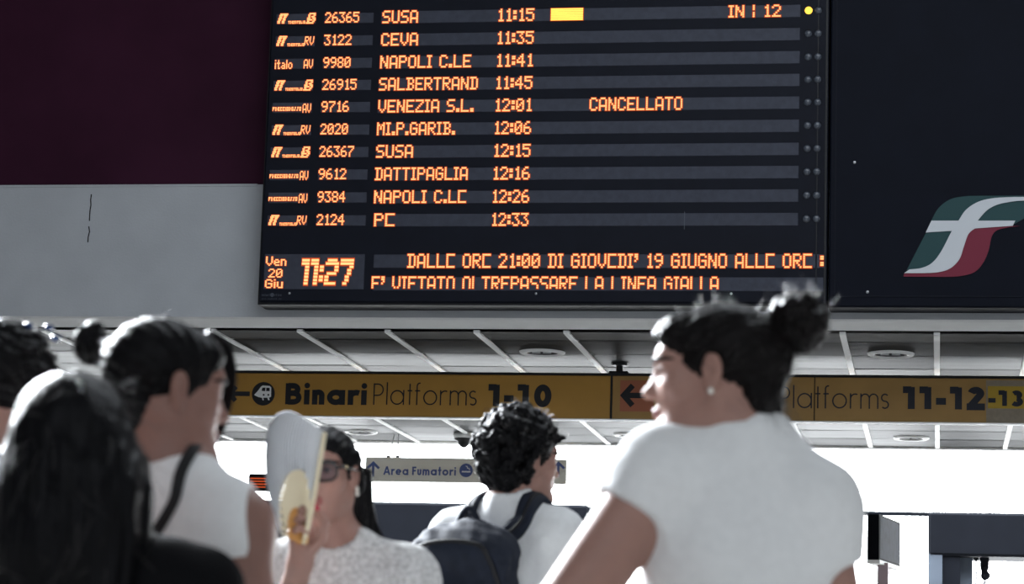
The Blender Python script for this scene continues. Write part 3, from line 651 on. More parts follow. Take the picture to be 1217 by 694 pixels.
def rotz(a): return np.array([[math.cos(a), -math.sin(a), 0], [math.sin(a), math.cos(a), 0], [0, 0, 1]])
def rotx(a): return np.array([[1, 0, 0], [0, math.cos(a), -math.sin(a)], [0, math.sin(a), math.cos(a)]])
def roty(a): return np.array([[math.cos(a), 0, math.sin(a)], [0, 1, 0], [-math.sin(a), 0, math.cos(a)]])
SKIN = lambda n, c: mat(n, c, .5, .35, noise=.06, nscale=30, bump=.03, bscale=250, sss=.12)
HAIR = lambda n, c, st=(1, 1, 1): mat(n, c, .42, .09, noise=.5, nscale=70, bump=.35, bscale=120, stretch=st)
M.update(skin_fair=SKIN('skin_fair', (.33, .185, .15)), skin_tan=SKIN('skin_tan', (.24, .13, .105)), lips=mat('lips', (.22, .08, .08), .4, .4), lips_red=mat('lips_red', (.26, .075, .07), .35, .5),
         hair_dark=HAIR('dark_hair', (.0032, .003, .0037)), hair_brown=HAIR('dark_brown_hair', (.0045, .0035, .0037)), hair_long=HAIR('long_dark_hair', (.003, .003, .004), (1, 1, .12)),
         strand=mat('hair_strand', (.05, .045, .045), .4, .5), tee=mat('white_cotton', (.74, .75, .76), .9, .15, noise=.03, nscale=60, bump=.06, bscale=350),
         knit=mat('mottled_knit', (.60, .60, .60), .95, .1, noise=.30, nscale=110, bump=.6, bscale=160), blacktop=mat('black_cotton', (.006, .006, .007), .9, .05, bump=.06, bscale=200),
         jeans=mat('dark_denim', (.03, .04, .07), .9, .2, noise=.1, nscale=60), shoe=mat('shoe_leather', (.05, .05, .05), .5, .4), rubber=mat('shoe_sole', (.5, .5, .5), .7, .3),
         eyew=mat('eye_white', (.7, .7, .7), .2, .6), iris=mat('eye_iris', (.02, .012, .008), .4, .3), gold=mat('gold', (.75, .60, .35), .25, .5, metal=.9), pearl=mat('pearl', (.78, .76, .70), .25, .6),
         navyfab=mat('navy_nylon', (.012, .016, .028), .75, .25, noise=.2, nscale=30, bump=.1, bscale=120), strapm=mat('black_strap', (.010, .010, .012), .6, .3), tan=mat('tan_strap', (.42, .33, .26), .6, .3),
         glasses=mat('black_acetate', (.010, .009, .010), .25, .5), nail=mat('red_nail', (.45, .02, .05), .2, .6), clip=mat('blue_clip', (.02, .05, .16), .2, .6), navycloth=mat('navy_cloth', (.012, .016, .03), .8, .2))
def head_prims(H, R, s, neck, rn=.055, male=False, mouth=0):
    """H origin, R rotation (local x right, y forward, z up), s scale"""
    L = lambda p: A_(H)+R @ (A_(p)*s)
    def E(c, r, k=.02, op='+', rr=None): return el(L(c), A_(r)*s, R if rr is None else R @ rr, k*s, op=op)
    def C(a, b, r1, r2, k=.02): return rc(L(a), L(b), r1*s, r2*s, k*s)
    P = [E((0, -.012, .030), (.073, .092, .085)), E((0, .041, -.030), (.056, .062, .085), .03)]
    jw = .049 if male else .044
    for x in (-1, 1): P += [C((x*jw*1.08, .0, -.055), (x*.016, .079, -.104), .022, .018, .03), E((x*.042, .062, -.018), (.022, .020, .017), .025)]
    P += [E((0, .083, -.106), (.020, .018, .016), .02), E((0, .074, .030), (.052, .024, .028), .03)]
    P += [C((0, .086, .012), (0, .113, -.026), .0085, .0105, .016), E((0, .117, -.029), (.0105, .0105, .0095), .008)]
    for x in (-1, 1): P += [E((x*.0125, .103, -.034), (.0075, .011, .0075), .008), E((x*.005, .111, -.0395), (.0035, .005, .003), .004, '-')]
    for x in (-1, 1): P += [E((x*.032, .104, .007), (.019, .020, .0125), .016, '-'), E((x*.032, .080, .006), (.0150, .0145, .0135), .004), E((x*.032, .0945, .0055), (.0125, .006, .0042), .004, '-')]
    P += [E((0, .1005, -.059), (.021, .011, .0052), .006), E((0, .099, -.0685), (.018, .011, .0062), .006), E((0, .113, -.0635), (.019, .006, .0013), .003, '-')]
    P += [E((0, .099, -.083), (.016, .008, .006), .01, '-')]
    for x in (-1, 1):
        er = roty(x*.18) @ rotx(.12) @ rotz(x*.38)
        P += [E((x*.0765, -.006, -.002), (.0085, .0185, .030), .008, '+', er), E((x*.073, -.001, -.026), (.0075, .011, .012), .008),
              E((x*.0865, -.002, .004), (.0085, .0105, .018), .004, '-', er), E((x*.084, .004, -.008), (.006, .006, .009), .005, '-')]
    P += [rc(L((0, -.020, -.045)), neck, rn*1.02, rn*1.06, .03)]
    return P, L
def arm_prims(S, E, W, r=(.052, .043, .036, .025), k=.03):
    S, E, W = map(A_, (S, E, W)); m = E+(W-E)*.25
    return [rc(S, E, r[0], r[1], k), rc(E, m, r[1]*.98, r[1]*1.0, k), rc(m, W, r[1]*.99, r[3], k)]
def hand_prims(W, d, n, s=1.0, curl=.5, side=1):
    """hand from wrist W pointing along d with palm normal n; five separate fingers, thumb from the side"""
    d = unit(d); n = unit(A_(n)-d*(A_(n)@d)); x = np.cross(d, n)*side; W = A_(W); P = [rc(W-d*.03, W+d*.02, .024*s, .024*s, .02)]
    R = np.stack([x, d, n], 1); P.append(el(W+d*.05*s, (.038*s, .050*s, .015*s), R, .02))
    for i, (ox, L) in enumerate(((-.029, .062), (-.010, .074), (.010, .080), (.029, .070))):
        b = W+d*.088*s+x*ox*s; pts = [b]; a = curl*.5
        for q, l in enumerate((.45, .32, .26)):
            dd = d*math.cos(a)+n*math.sin(a); pts.append(pts[-1]+dd*L*l*s); a += curl
        rr = [.0092, .0085, .0078, .0066]
        P.append(rc(W+d*.05*s+x*ox*.7*s, b, .010*s, .0098*s, .010))
        for q in range(3): P.append(rc(pts[q], pts[q+1], rr[q]*s, rr[q+1]*s, .004))
    t0 = W+d*.022*s+x*.022*s; t1 = t0+(d*.55+x*.65+n*.35)*.042*s; t2 = t1+(d*.8+x*.25+n*.45)*.030*s; t3 = t2+(d*.9+n*.4)*.024*s
    P += [rc(t0, t1, .016*s, .012*s, .015), rc(t1, t2, .0110*s, .0095*s, .005), rc(t2, t3, .0095*s, .0075*s, .004)]
    return P
def torso_prims(N, SL, SR, PV, s=1.0, infl=0, fem=True, sh=True, k=.05, hw=None):
    """N base of neck, shoulder joints, pelvis centre"""
    N, SL, SR, PV = map(A_, (N, SL, SR, PV)); X = unit(SR-SL); mid = (SL+SR)/2; up = unit(mid*.5+N*.5-PV); Y = unit(np.cross(up, X)); X = np.cross(Y, up); R = np.stack([X, Y, up], 1)
    w = hw or np.linalg.norm(SR-SL)/2; L = np.linalg.norm(mid-PV); q = lambda x, y, t: PV+X*x+Y*y+up*(t*L)
    i = infl; P = [el(q(0, .0, .82), (w*.92+i, .095*s+i, .155+i), R, k), el(q(0, .005, .60), (w*.88+i, .105*s+i, .16+i), R, k), el(q(0, .0, .36), (w*.78+i, .09*s+i, .17+i), R, k),
                   el(q(0, -.005, .04), (w*.98+i, .11*s+i, .15+i), R, k)]
    if fem:
        for x in (-1, 1): P.append(el(q(x*.075, .085, .66), (.06+i, .055+i, .06+i), R, .04))
    Nk = N
    for S in (SL, SR):
        P.append(rc(Nk-up*.01, S+up*.012-X*0, .050+i, .046+i, .06))
        if sh: P.append(el(S, (.062+i, .060+i, .062+i), R, .04))
    return P, R, q
def legs(base, PV, lift=0):
    """trouser legs and shoes down to the floor; returns (leg joints)"""
    return
def lower_body(root, PV, R, fw, tr, sole=True, col_sh=None, hr=.10):
    """trousers from the waist to the ankles and two shoes under the pelvis"""
    PV = A_(PV); X = np.array([fw[1], -fw[0], 0.]); J = []
    P = [el(PV, (.165, .115, .13), np.stack([X, fw, [0, 0, 1]], 1), .05)]
    for sgn in (-1, 1):
        hp = PV+X*sgn*.085-np.array([0, 0, .04]); kn = np.array([hp[0], hp[1], .48])+X*sgn*.01+fw*.015; an = np.array([kn[0], kn[1], .10])-fw*.03
        P += [rc(hp, kn, .090, .068, .04), rc(kn, an, .066, .056, .03)]; J.append(an)
    o, _ = skin('trousers', P, .016, tr, root)
    for an in J:
        Rm = np.stack([X, fw, [0, 0, 1]], 1); a = an.copy()
        S = [rc(a+[0, 0, .02], a+[0, 0, -.03], .045, .048, .02), el(a+fw*.07+[0, 0, -.055], (.046, .135, .048), Rm, .03), el(a+fw*.07-[0, 0, .1], (.3, .3, .018), None, .005, op='-')]
        MBs = MB()
        so, _ = skin('shoe', S, .010, col_sh or M['shoe'], root)
        g = MB(); pts = []
        ring = [(math.cos(t*math.pi/8)*.046, math.sin(t*math.pi/8)*.135) for t in range(16)]
        cen = a+fw*.07
        for z, k_ in ((0.0, .95), (.003, 1), (.022, 1)): pts += [tuple(cen[:2]+(X*u*k_+fw*v*k_)[:2])+(z,) for u, v in ring]
        g.add(pts, [(l*16+i, l*16+(i+1) % 16, (l+1)*16+(i+1) % 16, (l+1)*16+i) for l in range(2) for i in range(16)]+[tuple(range(16))[::-1], tuple(range(32, 48))])
        g.build('sole', M['rubber'], so, True)
def strands(name, paths, r, parent, m):
    mb = MB()
    for p in paths:
        n = len(p); mb.tube(p, [r*(1-.7*i/(n-1)) for i in range(n)], 3, cap=False)
    return mb.build(name, m, parent, True)
def flyaways(V, c, n, ln, seed, flow, out=.35, zmin=-9):
    """loose hairs starting on the hair surface V about centre c, leaning along flow(p)"""
    r = np.random.RandomState(seed); res = []
    V = V[V[:, 2] > zmin]
    for i in r.choice(len(V), n):
        p = V[i]; nn = unit(p-c); f = A_(flow(p)); f = f-nn*(f@nn); f = unit(f+r.randn(3)*.35); L = ln*(.5+r.rand()); q = p-nn*.003; pts = [q.copy()]; d = unit(f+nn*out*(.3+r.rand()))
        for k in range(5): q = q+d*L/5; d = unit(d+r.randn(3)*.12-np.array([0, 0, .05])); pts.append(q.copy())
        res.append(pts)
    return res
def face_bits(root, L, R, s, lips, brow, hp):
    for x in (-1, 1):
        e = MB(); e.ball(L((x*.032, .0790, .0056)), .0128*s, 0, 16); e.build('eye', M['eyew'], root, True)
        g = MB(); c = L((x*.032, .0911, .0060)); g.ball(c, (.0062*s, .0012*s, .0062*s), 0, 16, Matrix(R.tolist())); g.build('iris', M['iris'], bpy.data.objects[root.name].children[-1], True)
        pts = [L((x*(.012+.048*t), .105-.040*t*t-.004*t, .0245+.008*math.sin(t*2.3)-.007*t)) for t in [i/6 for i in range(7)]]
        b = MB(); pts, _ = onto(hp, pts, .0002); pts = pts[::8]
        b.tube(pts, [.0026*s, .0042*s, .0046*s, .0044*s, .0038*s, .0030*s, .0012*s], 8)
        lp = [L((x*(.019+.027*t), .097-.010*t*t, .0090+.0035*math.sin(t*3.14)-.001*t)) for t in [i/6 for i in range(7)]]
        lp, _ = onto(hp, lp, .0004); ls = MB(); ls.tube(lp[::8], [.0009*s, .0014*s, .0016*s, .0017*s, .0017*s, .0015*s, .0007*s], 6); ls.build('eyelash', brow, root, True); b.build('eyebrow', brow, root, True)
def lipfn(H, R, s):
    def f(C):
        q = (C-A_(H)) @ R/s; return ((q[:, 1] > .093) & (np.abs(q[:, 0]) < .021) & (q[:, 2] > -.0745+.25*np.abs(q[:, 0])*.5) & (q[:, 2] < -.0545-.12*np.abs(q[:, 0]))).astype(int)
    return f
def ribbon3(path, nrm, w, t):
    """strap of width w and thickness t following path with outward normals"""
    mb = MB(); n = len(path); vs = []
    for i in range(n):
        T = unit(A_(path[min(i+1, n-1)])-A_(path[max(i-1, 0)])); N = unit(A_(nrm[i])-T*(A_(nrm[i])@T)); S = np.cross(T, N); p = A_(path[i])
        vs += [p-S*w/2-N*t, p+S*w/2-N*t, p+S*w/2+N*t*.6, p+S*w*.3+N*t, p-S*w*.3+N*t, p-S*w/2+N*t*.6]
    fs = [(i*6+k, i*6+(k+1) % 6, (i+1)*6+(k+1) % 6, (i+1)*6+k) for i in range(n-1) for k in range(6)]+[tuple(range(6))[::-1], tuple(range((n-1)*6, n*6))]
    return mb.add(vs, fs)
def grad(prims, p, e=.003):
    P = np.array([p+np.eye(3)[i]*e*sg for i in range(3) for sg in (1, -1)]); v = evalP(prims, P); return unit([v[0]-v[1], v[2]-v[3], v[4]-v[5]])
def onto(prims, pts, off=.004, n=40):
    """resample a path and press it onto the surface of a field"""
    pts = smooth_path([tuple(p) for p in pts], 8); out, nn = [], []
    P = A_(pts); D = np.concatenate([np.eye(3), -np.eye(3)])*.003
    def G(P):
        v = evalP(prims, P[:, None]+D); g = v[:, :3]-v[:, 3:]; return g/np.maximum(np.linalg.norm(g, axis=1), 1e-9)[:, None]
    for _ in range(12): P = P-G(P)*np.clip(evalP(prims, P)-off, -.05, .05)[:, None]
    return list(P), list(G(P))
def person(px, py, Y, label, cat='person'):
    p = at(px, py, Y); return empty('person', (p.x, Y, 0), label, cat)
class Rel:
    """pixel + distance -> point relative to a person's base"""
    def __init__(s, root): s.o = A_(root.location)
    def __call__(s, px, py, Y): return A_(at(px, py, Y))-s.o
# ---- the woman in the white T-shirt, seen from behind, looking over her left shoulder
rt = person(880, 600, 4.2, 'woman from behind in white T-shirt with high hair bun looking left'); W = Rel(rt)
s = .955; H = W(849, 443, 4.2); R = rotz(math.radians(88)) @ rotx(math.radians(-4)) @ roty(math.radians(-3))
N = W(886, 520, 4.215); SL = W(784, 566, 4.17); SR = W(968, 607, 4.22); PV = W(884, 900, 4.24); PV[2] = .93
EL = W(656, 751, 4.10); WL = W(745, 880, 4.02); ER = W(1003, 800, 4.25); WR = W(1030, 965, 4.18)
hp, L = head_prims(H, R, s, N+[0, 0, -.02], .050)
tp, TR, q = torso_prims(N, SL, SR, PV, hw=.166)
fw = TR[:, 1]*[1, 1, 0]; fw = unit(fw)
ap = arm_prims(SL, EL, WL, (.060, .056, .042, .027))+arm_prims(SR, ER, WR, (.054, .046, .036, .026))
hl = hand_prims(WL, [.5, .25, -.55], [.6, .3, .3], .95, .3, 1); hr = hand_prims(WR, [0, .1, -1], [-1, 0, 0], .95, .35, -1)
body = hp+tp+ap+hl+hr
hb = (H-.15, H+[.15, .15, .15])
lo, hi = prim_bounds(tp+ap); lo[2] = .75
skin('body', body, 0, [M['skin_fair'], M['lips']], rt, boxes=[(A_([H[0]-.15, H[1]-.14, N[2]-.005]), H+[.14, .14, .15], .0035), (lo, A_([hi[0], hi[1], N[2]+.0]), .010), (WL-.13, WL+[.16, .2, .06], .004), (WR-[.08, .1, .22], WR+[.08, .1, .04], .004)], matfn=lipfn(H, R, s), relax=1)
face_bits(rt, L, R, s, M['lips'], M['hair_dark'], hp)
sh, _, _ = torso_prims(N, SL, SR, PV, infl=.011, hw=.166)
cl = SL+(EL-SL)*.24; cr = SR+(ER-SR)*.34
sh += [rc(SL, SL+(EL-SL)*.6, .070, .068, .04, clip=(cl, EL-SL)), rc(SR, SR+(ER-SR)*.6, .066, .062, .04, clip=(cr, ER-SR))]
nk = [rc(N-unit(N-PV)*.005, L((0, -.02, -.06)), .056, .064, .01)]; nk[0][0] = '-'
hem = PV+[0, 0, -.02]
folds = [wobble(.0016, .10, 4, 8, (1.2, 1, .7)), wobble(.0007, .035, 5, 8), lambda P, v: np.maximum(v, hem[2]-P[:, 2])]
def crease(a, b, depth, wd):
    a, b = A_(a), A_(b)
    def f(P, v):
        ab = b-a; t = np.clip(((P-a)@ab)/(ab@ab), 0, 1); d = np.sqrt(((P-a-t[:, None]*ab)**2).sum(-1)); return v+depth*np.exp(-(d/wd)**2)*np.sin(np.pi*np.clip(t, .03, 1))
    return f
def on(px, py, Y=4.09): return W(px, py, Y)
folds += [crease(on(762, 612), on(790, 560, 4.10), .006, .012), crease(on(985, 650, 4.12), on(962, 590, 4.12), .006, .012), crease(on(770, 640), on(840, 615, 4.07), -.004, .014), crease(on(770, 665), on(835, 640, 4.07), .003, .010), crease(on(960, 690), on(905, 640, 4.08), -.003, .014), crease(on(880, 690), on(890, 560, 4.07), .004, .02)]
skin('t_shirt', sh+nk, .0065, M['tee'], rt, post=folds, relax=2)
# hair drawn up to a bun
BN = W(948, 384, 4.205); BL = (BN-H) @ R/s
def hairline(a, b, c): return lambda P, v: np.maximum(v, c-((((P-A_(H)) @ R)/s)@A_([0, a, b])))
def comb(H, R, s, pole, amp, f1, f2, seed):
    """grooves that run towards the pole, as combed hair"""
    ax_ = unit(pole); u = unit(np.cross(ax_, [0.3, .1, 1])); w_ = np.cross(ax_, u); rs = np.random.RandomState(seed).rand(6)*6
    def f(P, v):
        qq = ((P-A_(H)) @ R)/s; ph = np.arctan2(qq@w_, qq@u); rr = qq@ax_
        return v+amp*(np.sin(f1*ph+rs[0]+14*rr)+.6*np.sin(f2*ph+rs[1]-20*rr)+.8*np.sin(f1*.37*ph+rs[2]))
    return f
E_ = lambda c, r, k=.02, op='+': el(L(c), A_(r)*s, R, k, op=op)
hp_ = [E_((0, -.014, .032), (.080, .099, .089)), E_((0, .062, .068), (.060, .040, .032), .03), rc(L((0, -.09, .03)), BN-(BN-L((0, -.05, .03)))*.35, .055, .030, .04), E_((0, -.078, -.050), (.056, .038, .052), .03)]
hp_ += [E_((x*.086, -.004, -.004), (.022, .021, .034), .006, '-') for x in (-1, 1)]
hcut = lambda P, v: np.maximum(v, (-.026-(((P-A_(H)) @ R/s)@A_([0, -.74, .67])))*s*.9)
o, HV = skin('hair', hp_, .0035, M['hair_brown'], rt, post=[hcut, comb(H, R, s, BL, .0011, 34, 71, 1), wobble(.0012, .03, 8)], relax=1)
rr = random.Random(5); bp = [el(BN, (.046, .044, .044), None, .02)]
for i in range(46):
    a = rr.uniform(0, 6.28); z = rr.uniform(-1, 1); d = np.array([math.sqrt(1-z*z)*math.cos(a), math.sqrt(1-z*z)*math.sin(a), z]); p = BN+d*.042
    t = unit(np.cross(d, [rr.uniform(-1, 1), rr.uniform(-1, 1), 1])); bp.append(rc(p-t*.016, p+t*.016, .010, .008, .006))
bun, BV = skin('hair_bun', bp, .0032, M['hair_brown'], rt, post=[wobble(.0012, .012, 3)])
fa = flyaways(HV, A_(H), 260, .028, 2, lambda p: BN-p, .5)+flyaways(BV, BN, 230, .03, 3, lambda p: np.cross(p-BN, [0, 1, .2]), .9)
nape = HV[((HV-A_(H)) @ R/s)[:, 2] < -.02]
fa += flyaways(nape, A_(H), 260, .06, 7, lambda p: R @ A_([0, -.6, -1]), .4)
strands('loose_hair', fa, .0006, rt, M['strand'])
tie = MB(); c = BN+(A_(H)-BN)*.30; tt = unit(BN-A_(H)); u = unit(np.cross(tt, [0, 0, 1])); v_ = np.cross(tt, u)
tie.tube([c+(u*math.cos(a)+v_*math.sin(a))*.034 for a in [i*2*math.pi/24 for i in range(25)]], .005, 8); tie.build('hair_tie', M['strapm'], rt, True)
g = MB(); g.ball(L((-.0865, -.002, -.038)), .0052, 0, 12).tube([L((-.084, -.002, -.031)), L((-.0865, -.002, -.037))], .0012, 6); g.build('earring', M['pearl'], rt, True)['label'] = 'small pearl ear stud'
lower_body(rt, PV, TR, fw, M['jeans'])
# ---- curly haired man with the backpack
rt = person(612, 700, 7.0, 'man from behind with curly dark hair, white T-shirt and navy backpack'); W = Rel(rt)
s = .97; H = W(621, 547, 7.0); R = rotz(math.radians(-47)) @ rotx(math.radians(-2))
N = W(607, 604, 7.0); SL = W(543, 641, 7.05); SR = W(662, 640, 6.93); PV = W(604, 800, 7.02); PV[2] = .97
EL = W(522, 765, 7.06); WL = W(545, 850, 6.9); ER = W(672, 765, 6.93); WR = W(660, 850, 6.8)
hp, L = head_prims(H, R, s, N+[0, 0, -.02], .058, male=True)
tp, TR, q = torso_prims(N, SL, SR, PV, 1.1, 0, fem=False); fw = unit(TR[:, 1]*[1, 1, 0])
ap = arm_prims(SL, EL, WL, (.058, .048, .040, .029))+arm_prims(SR, ER, WR, (.058, .048, .040, .029))
hl = hand_prims(WL, [.1, .1, -1], [1, 0, 0], 1, .4, 1); hr = hand_prims(WR, [-.1, .1, -1], [-1, 0, 0], 1, .4, -1)
lo, hi = prim_bounds(tp+ap); lo[2] = .75
skin('body', hp+tp+ap+hl+hr, 0, [M['skin_fair'], M['lips']], rt, boxes=[(A_([H[0]-.16, H[1]-.16, N[2]-.005]), H+[.16, .16, .15], .004), (lo, A_([hi[0], hi[1], N[2]]), .011), (WL-[.1, .1, .22], WL+[.1, .1, .04], .005), (WR-[.1, .1, .22], WR+[.1, .1, .04], .005)], matfn=lipfn(H, R, s))
face_bits(rt, L, R, s, M['lips'], M['hair_dark'], hp)
sh, _, _ = torso_prims(N, SL, SR, PV, 1.1, .013, fem=False)
sh += [rc(SL, SL+(EL-SL)*.7, .072, .066, .04, clip=(SL+(EL-SL)*.55, EL-SL)), rc(SR, SR+(ER-SR)*.7, .072, .066, .04, clip=(SR+(ER-SR)*.55, ER-SR))]
colr = [rc(N-[0, 0, .012], L((0, -.028, -.084)), .070, .066, .02)]
nk = [rc(N-[0, 0, .02], L((0, -.015, -.03)), .060, .064, .008)]; nk[0][0] = '-'
man_sh = sh+colr+nk; hem = PV+[0, 0, -.05]; colz = L((0, -.03, -.090))
skin('t_shirt', man_sh, .0075, M['tee'], rt, post=[lambda P, v: np.maximum(v, ((P-colz)@unit(R @ A_([0, -.25, 1])))), wobble(.0022, .12, 14, 8), wobble(.0010, .05, 15), lambda P, v: np.maximum(v, hem[2]-P[:, 2]),
     crease(W(655, 670, 6.86), W(668, 620, 6.87), .008, .012)], relax=2)
E_ = lambda c, r, k=.02, op='+': el(L(c), A_(r)*s, R, k, op=op)
hc = [E_((0, -.022, .038), (.090, .108, .096)), E_((0, -.055, -.045), (.072, .055, .065)), E_((0, .055, .078), (.066, .045, .032), .03)]
rr = random.Random(11)
for i in range(330):
    a = rr.uniform(0, 6.28); z = rr.uniform(-1, 1); d = A_([math.sqrt(1-z*z)*math.cos(a), math.sqrt(1-z*z)*math.sin(a), z]); p = A_([0, -.022, .026])+d*A_([.093, .113, .115])*rr.uniform(.97, 1.04)
    if -.80*p[1]+.62*p[2] < .002 and not (p[1] < -.02): continue
    if p[1] > .115: p[1] = .115
    t = unit(np.cross(d, [rr.uniform(-1, 1), rr.uniform(-1, 1), rr.uniform(-1, 1)])); rd = rr.uniform(.010, .017); m_ = p+d*rd*.5; l = rr.uniform(.008, .016)
    hc += [rc(L(p-t*l), L(m_), rd*s, rd*.9*s, .007), rc(L(m_), L(p+t*l), rd*.9*s, rd*.55*s, .007)]
for i in range(16):   # the fringe over the brow
    x = rr.uniform(-.06, .06); p = A_([x, .098, .065]); e2 = p+A_([rr.uniform(-.012, .012), .022, -.022-rr.uniform(0, .016)]); hc.append(rc(L(p), L(e2), .014*s, .006*s, .008))
hc += [E_((x*.089, -.001, -.008), (.024, .020, .030), .006, '-') for x in (-1, 1)]
mcut = lambda P, v: np.maximum(v, (-.034-(((P-A_(H)) @ R/s)@A_([0, -.80, .60])))*s*.9)
mlow = lambda P, v: np.maximum(v, ((-.118-((P-A_(H)) @ R/s)[:, 2])*s))
o, HV = skin('curly_hair', hc, .0042, M['hair_dark'], rt, post=[mcut, mlow, wobble(.0016, .014, 6), wobble(.002, .03, 7)], relax=0)
fa = []
for i in np.random.RandomState(4).choice(len(HV), 260):
    p = HV[i]; n_ = unit(p-A_(H)); r2 = rr.uniform(.004, .009); t = unit(np.cross(n_, [rr.uniform(-1, 1), rr.uniform(-1, 1), .3])); b = np.cross(n_, t); a0 = rr.uniform(0, 6)
    fa.append([p+n_*(.002+.002*k)+(t*math.cos(a0+k*.9)+n_*math.sin(a0+k*.9))*r2+b*.0012*k for k in range(8)])
strands('loose_curls', fa, .0008, rt, M['strand'])
lower_body(rt, PV, TR, fw, M['navycloth'])
# backpack on his back
bc = q(-.03, -.19, .64); bk = empty('backpack', tuple(A_(rt.location)+bc*[1, 1, 0]+[0, 0, bc[2]-.24]), 'navy blue fabric backpack worn by the curly haired man', 'backpack')
ofs = A_(rt.location)-A_(bk.location); T_ = lambda p: A_(p)+ofs
X_, Y_, Z_ = TR[:, 0], TR[:, 1], TR[:, 2]; bq = lambda x, y, z: T_(bc)+X_*x+Y_*y+Z_*z
bpk = [rbox(bq(0, .01, -.02), (.155, .075, .215), .06, TR, .03), el(bq(0, .02, .155), (.125, .070, .075), TR, .04), rbox(bq(-.0, -.075, -.09), (.115, .045, .115), .035, TR, .02)]
bpk += [rc(bq(-.14, -.03, .10), bq(-.12, -.045, -.17), .022, .03, .02), rc(bq(.14, -.03, .10), bq(.12, -.045, -.17), .018, .026, .02)]
skin('bag', bpk, .008, M['navyfab'], bk, post=[wobble(.0045, .11, 21, 9), wobble(.0022, .05, 22, 9), lambda P, v: v], relax=1)
z_ = MB()
ok = lambda pts, off: onto(bpk, pts, off)
pth, nn = ok([bq(-.12, -.09, .14), bq(-.06, -.10, .175), bq(.06, -.10, .175), bq(.12, -.09, .14), bq(.16, -.04, .0), bq(.15, -.04, -.12)], .003); ribbon3(pth, nn, .012, .002).build('zip', M['strapm'], bk, True)
pth, nn = ok([bq(-.10, -.13, -.01), bq(0, -.14, .015), bq(.10, -.13, -.01)], .003); ribbon3(pth, nn, .010, .002).build('zip', M['strapm'], bk, True)
h_ = MB(); h_.tube([bq(-.035, .03, .215)+Z_*.045*math.sin(t*math.pi/8)+X_*.07*t/8 for t in range(9)], .008, 8); h_.build('top_handle', M['navyfab'], bk, True)
shp = [[op, lo+ofs, hi+ofs, (lambda f: (lambda P: f(P-ofs)))(f), k] for op, lo, hi, f, k in sh]
for sgn, S in ((1, SR), (-1, SL)):
    S = T_(S); c0 = S*.58+T_(N)*.42
    pth, nn = onto(shp, [bq(sgn*.07, .07, .17), c0-Y_*.09+Z_*.02, c0+Z_*.085, c0+Y_*.08+Z_*.02, c0+Y_*.15-Z_*.10, S+Y_*.12-Z_*.22-X_*sgn*.0], .006)
    ribbon3(pth, nn, .058, .007).build('shoulder_strap', M['navyfab'], bk, True)
    ribbon3(pth, [n_ for n_ in nn], .012, .0095).build('strap_webbing', M['strapm'], bk.children[-1], True)
# ---- the woman with glasses facing us, fanning herself
rt = person(395, 640, 5.3, 'woman facing us in black glasses and mottled grey knit top holding a fan'); W = Rel(rt)
s = .89; H = W(385, 565, 5.3); R = rotz(math.radians(180-2)) @ rotx(math.radians(-3)) @ roty(math.radians(3))
N = W(396, 652, 5.33); SL = W(478, 694, 5.34); SR = W(318, 694, 5.34); PV = W(398, 900, 5.36); PV[2] = .90
EL = W(500, 850, 5.34); WL = W(470, 930, 5.2); ER = W(322, 800, 5.2); WR = W(357, 668, 5.06)
hp, L = head_prims(H, R, s, N+[0, 0, -.02], .048)
tp, TR, q = torso_prims(N, SL, SR, PV); fw = unit(TR[:, 1]*[1, 1, 0])
ap = arm_prims(SL, EL, WL)+arm_prims(SR, ER, WR, (.05, .042, .034, .023))
hl = hand_prims(WL, [-.2, -.1, -1], [-1, 0, 0], .9, .35, 1)
# right hand closed round the fan's foot: knuckles to the left, thumb and forefinger pinching up at the right
PX_ = lambda x, y, Y=5.03: W(x, y, Y)
hand = [rc(WR, PX_(360, 650, 5.05), .023, .024, .02), el(PX_(362, 640, 5.055), (.026, .030, .034), None, .02)]
fing = [([(351, 648, 5.05), (345, 634, 5.02), (356, 627, 4.99), (367, 632, 5.00)], .0088), ([(352, 640, 5.05), (347, 623, 5.02), (357, 615, 4.99), (368, 620, 5.00)], .0090), ([(354, 633, 5.05), (350, 613, 5.02), (360, 605, 4.99), (369, 610, 5.0)], .0088),
        ([(366, 634, 5.045), (364, 616, 5.02), (366, 605, 5.005), (372.5, 597.5, 5.0)], .0082)]
for pts, r in fing:
    pts = [PX_(*p) for p in pts]
    for i in range(3): hand.append(rc(pts[i], pts[i+1], r*(1-.08*i), r*(1-.08*(i+1)), .004))
th = [PX_(368, 655, 5.045), PX_(383, 640, 5.02), PX_(386, 622, 5.00), PX_(377, 606, 4.995)]
for i in range(3): hand.append(rc(th[i], th[i+1], (.0135, .0105, .0092)[i], (.0105, .0092, .0075)[i], .008 if i == 0 else .004))
lo, hi = prim_bounds(tp+ap); lo[2] = .75
body = hp+tp+ap+hl+hand
skin('body', body, 0, [M['skin_fair'], M['lips_red']], rt, boxes=[(A_([H[0]-.14, H[1]-.13, N[2]-.02]), H+[.14, .14, .14], .0035), (lo, A_([hi[0], hi[1], N[2]-.015]), .010), (PX_(357, 668, 5.03)-[.09, .09, .10], PX_(360, 600, 5.03)+[.09, .09, .05], .003), (WL-[.1, .1, .2], WL+[.1, .1, .04], .005)], matfn=lipfn(H, R, s))
face_bits(rt, L, R, s, M['lips'], M['hair_dark'], hp)
nm = MB()
for p, d in ((PX_(372.8, 597.2, 4.992), (.3, -.25, 1)), (th[3]+[0, -.006, .004], (-.5, -.2, .8))):
    z = unit(d); x = unit(np.cross([0, -1, .2], z)); Rm = Matrix(np.stack([x, np.cross(z, x), z], 1).tolist()); n1 = MB(); n1.ball(p, (.0052, .0030, .0085), 0, 12, Rm); n1.build('fingernail', M['nail'], rt, True)
sh, _, _ = torso_prims(N-[0, 0, .012], SL, SR, PV, infl=.016)
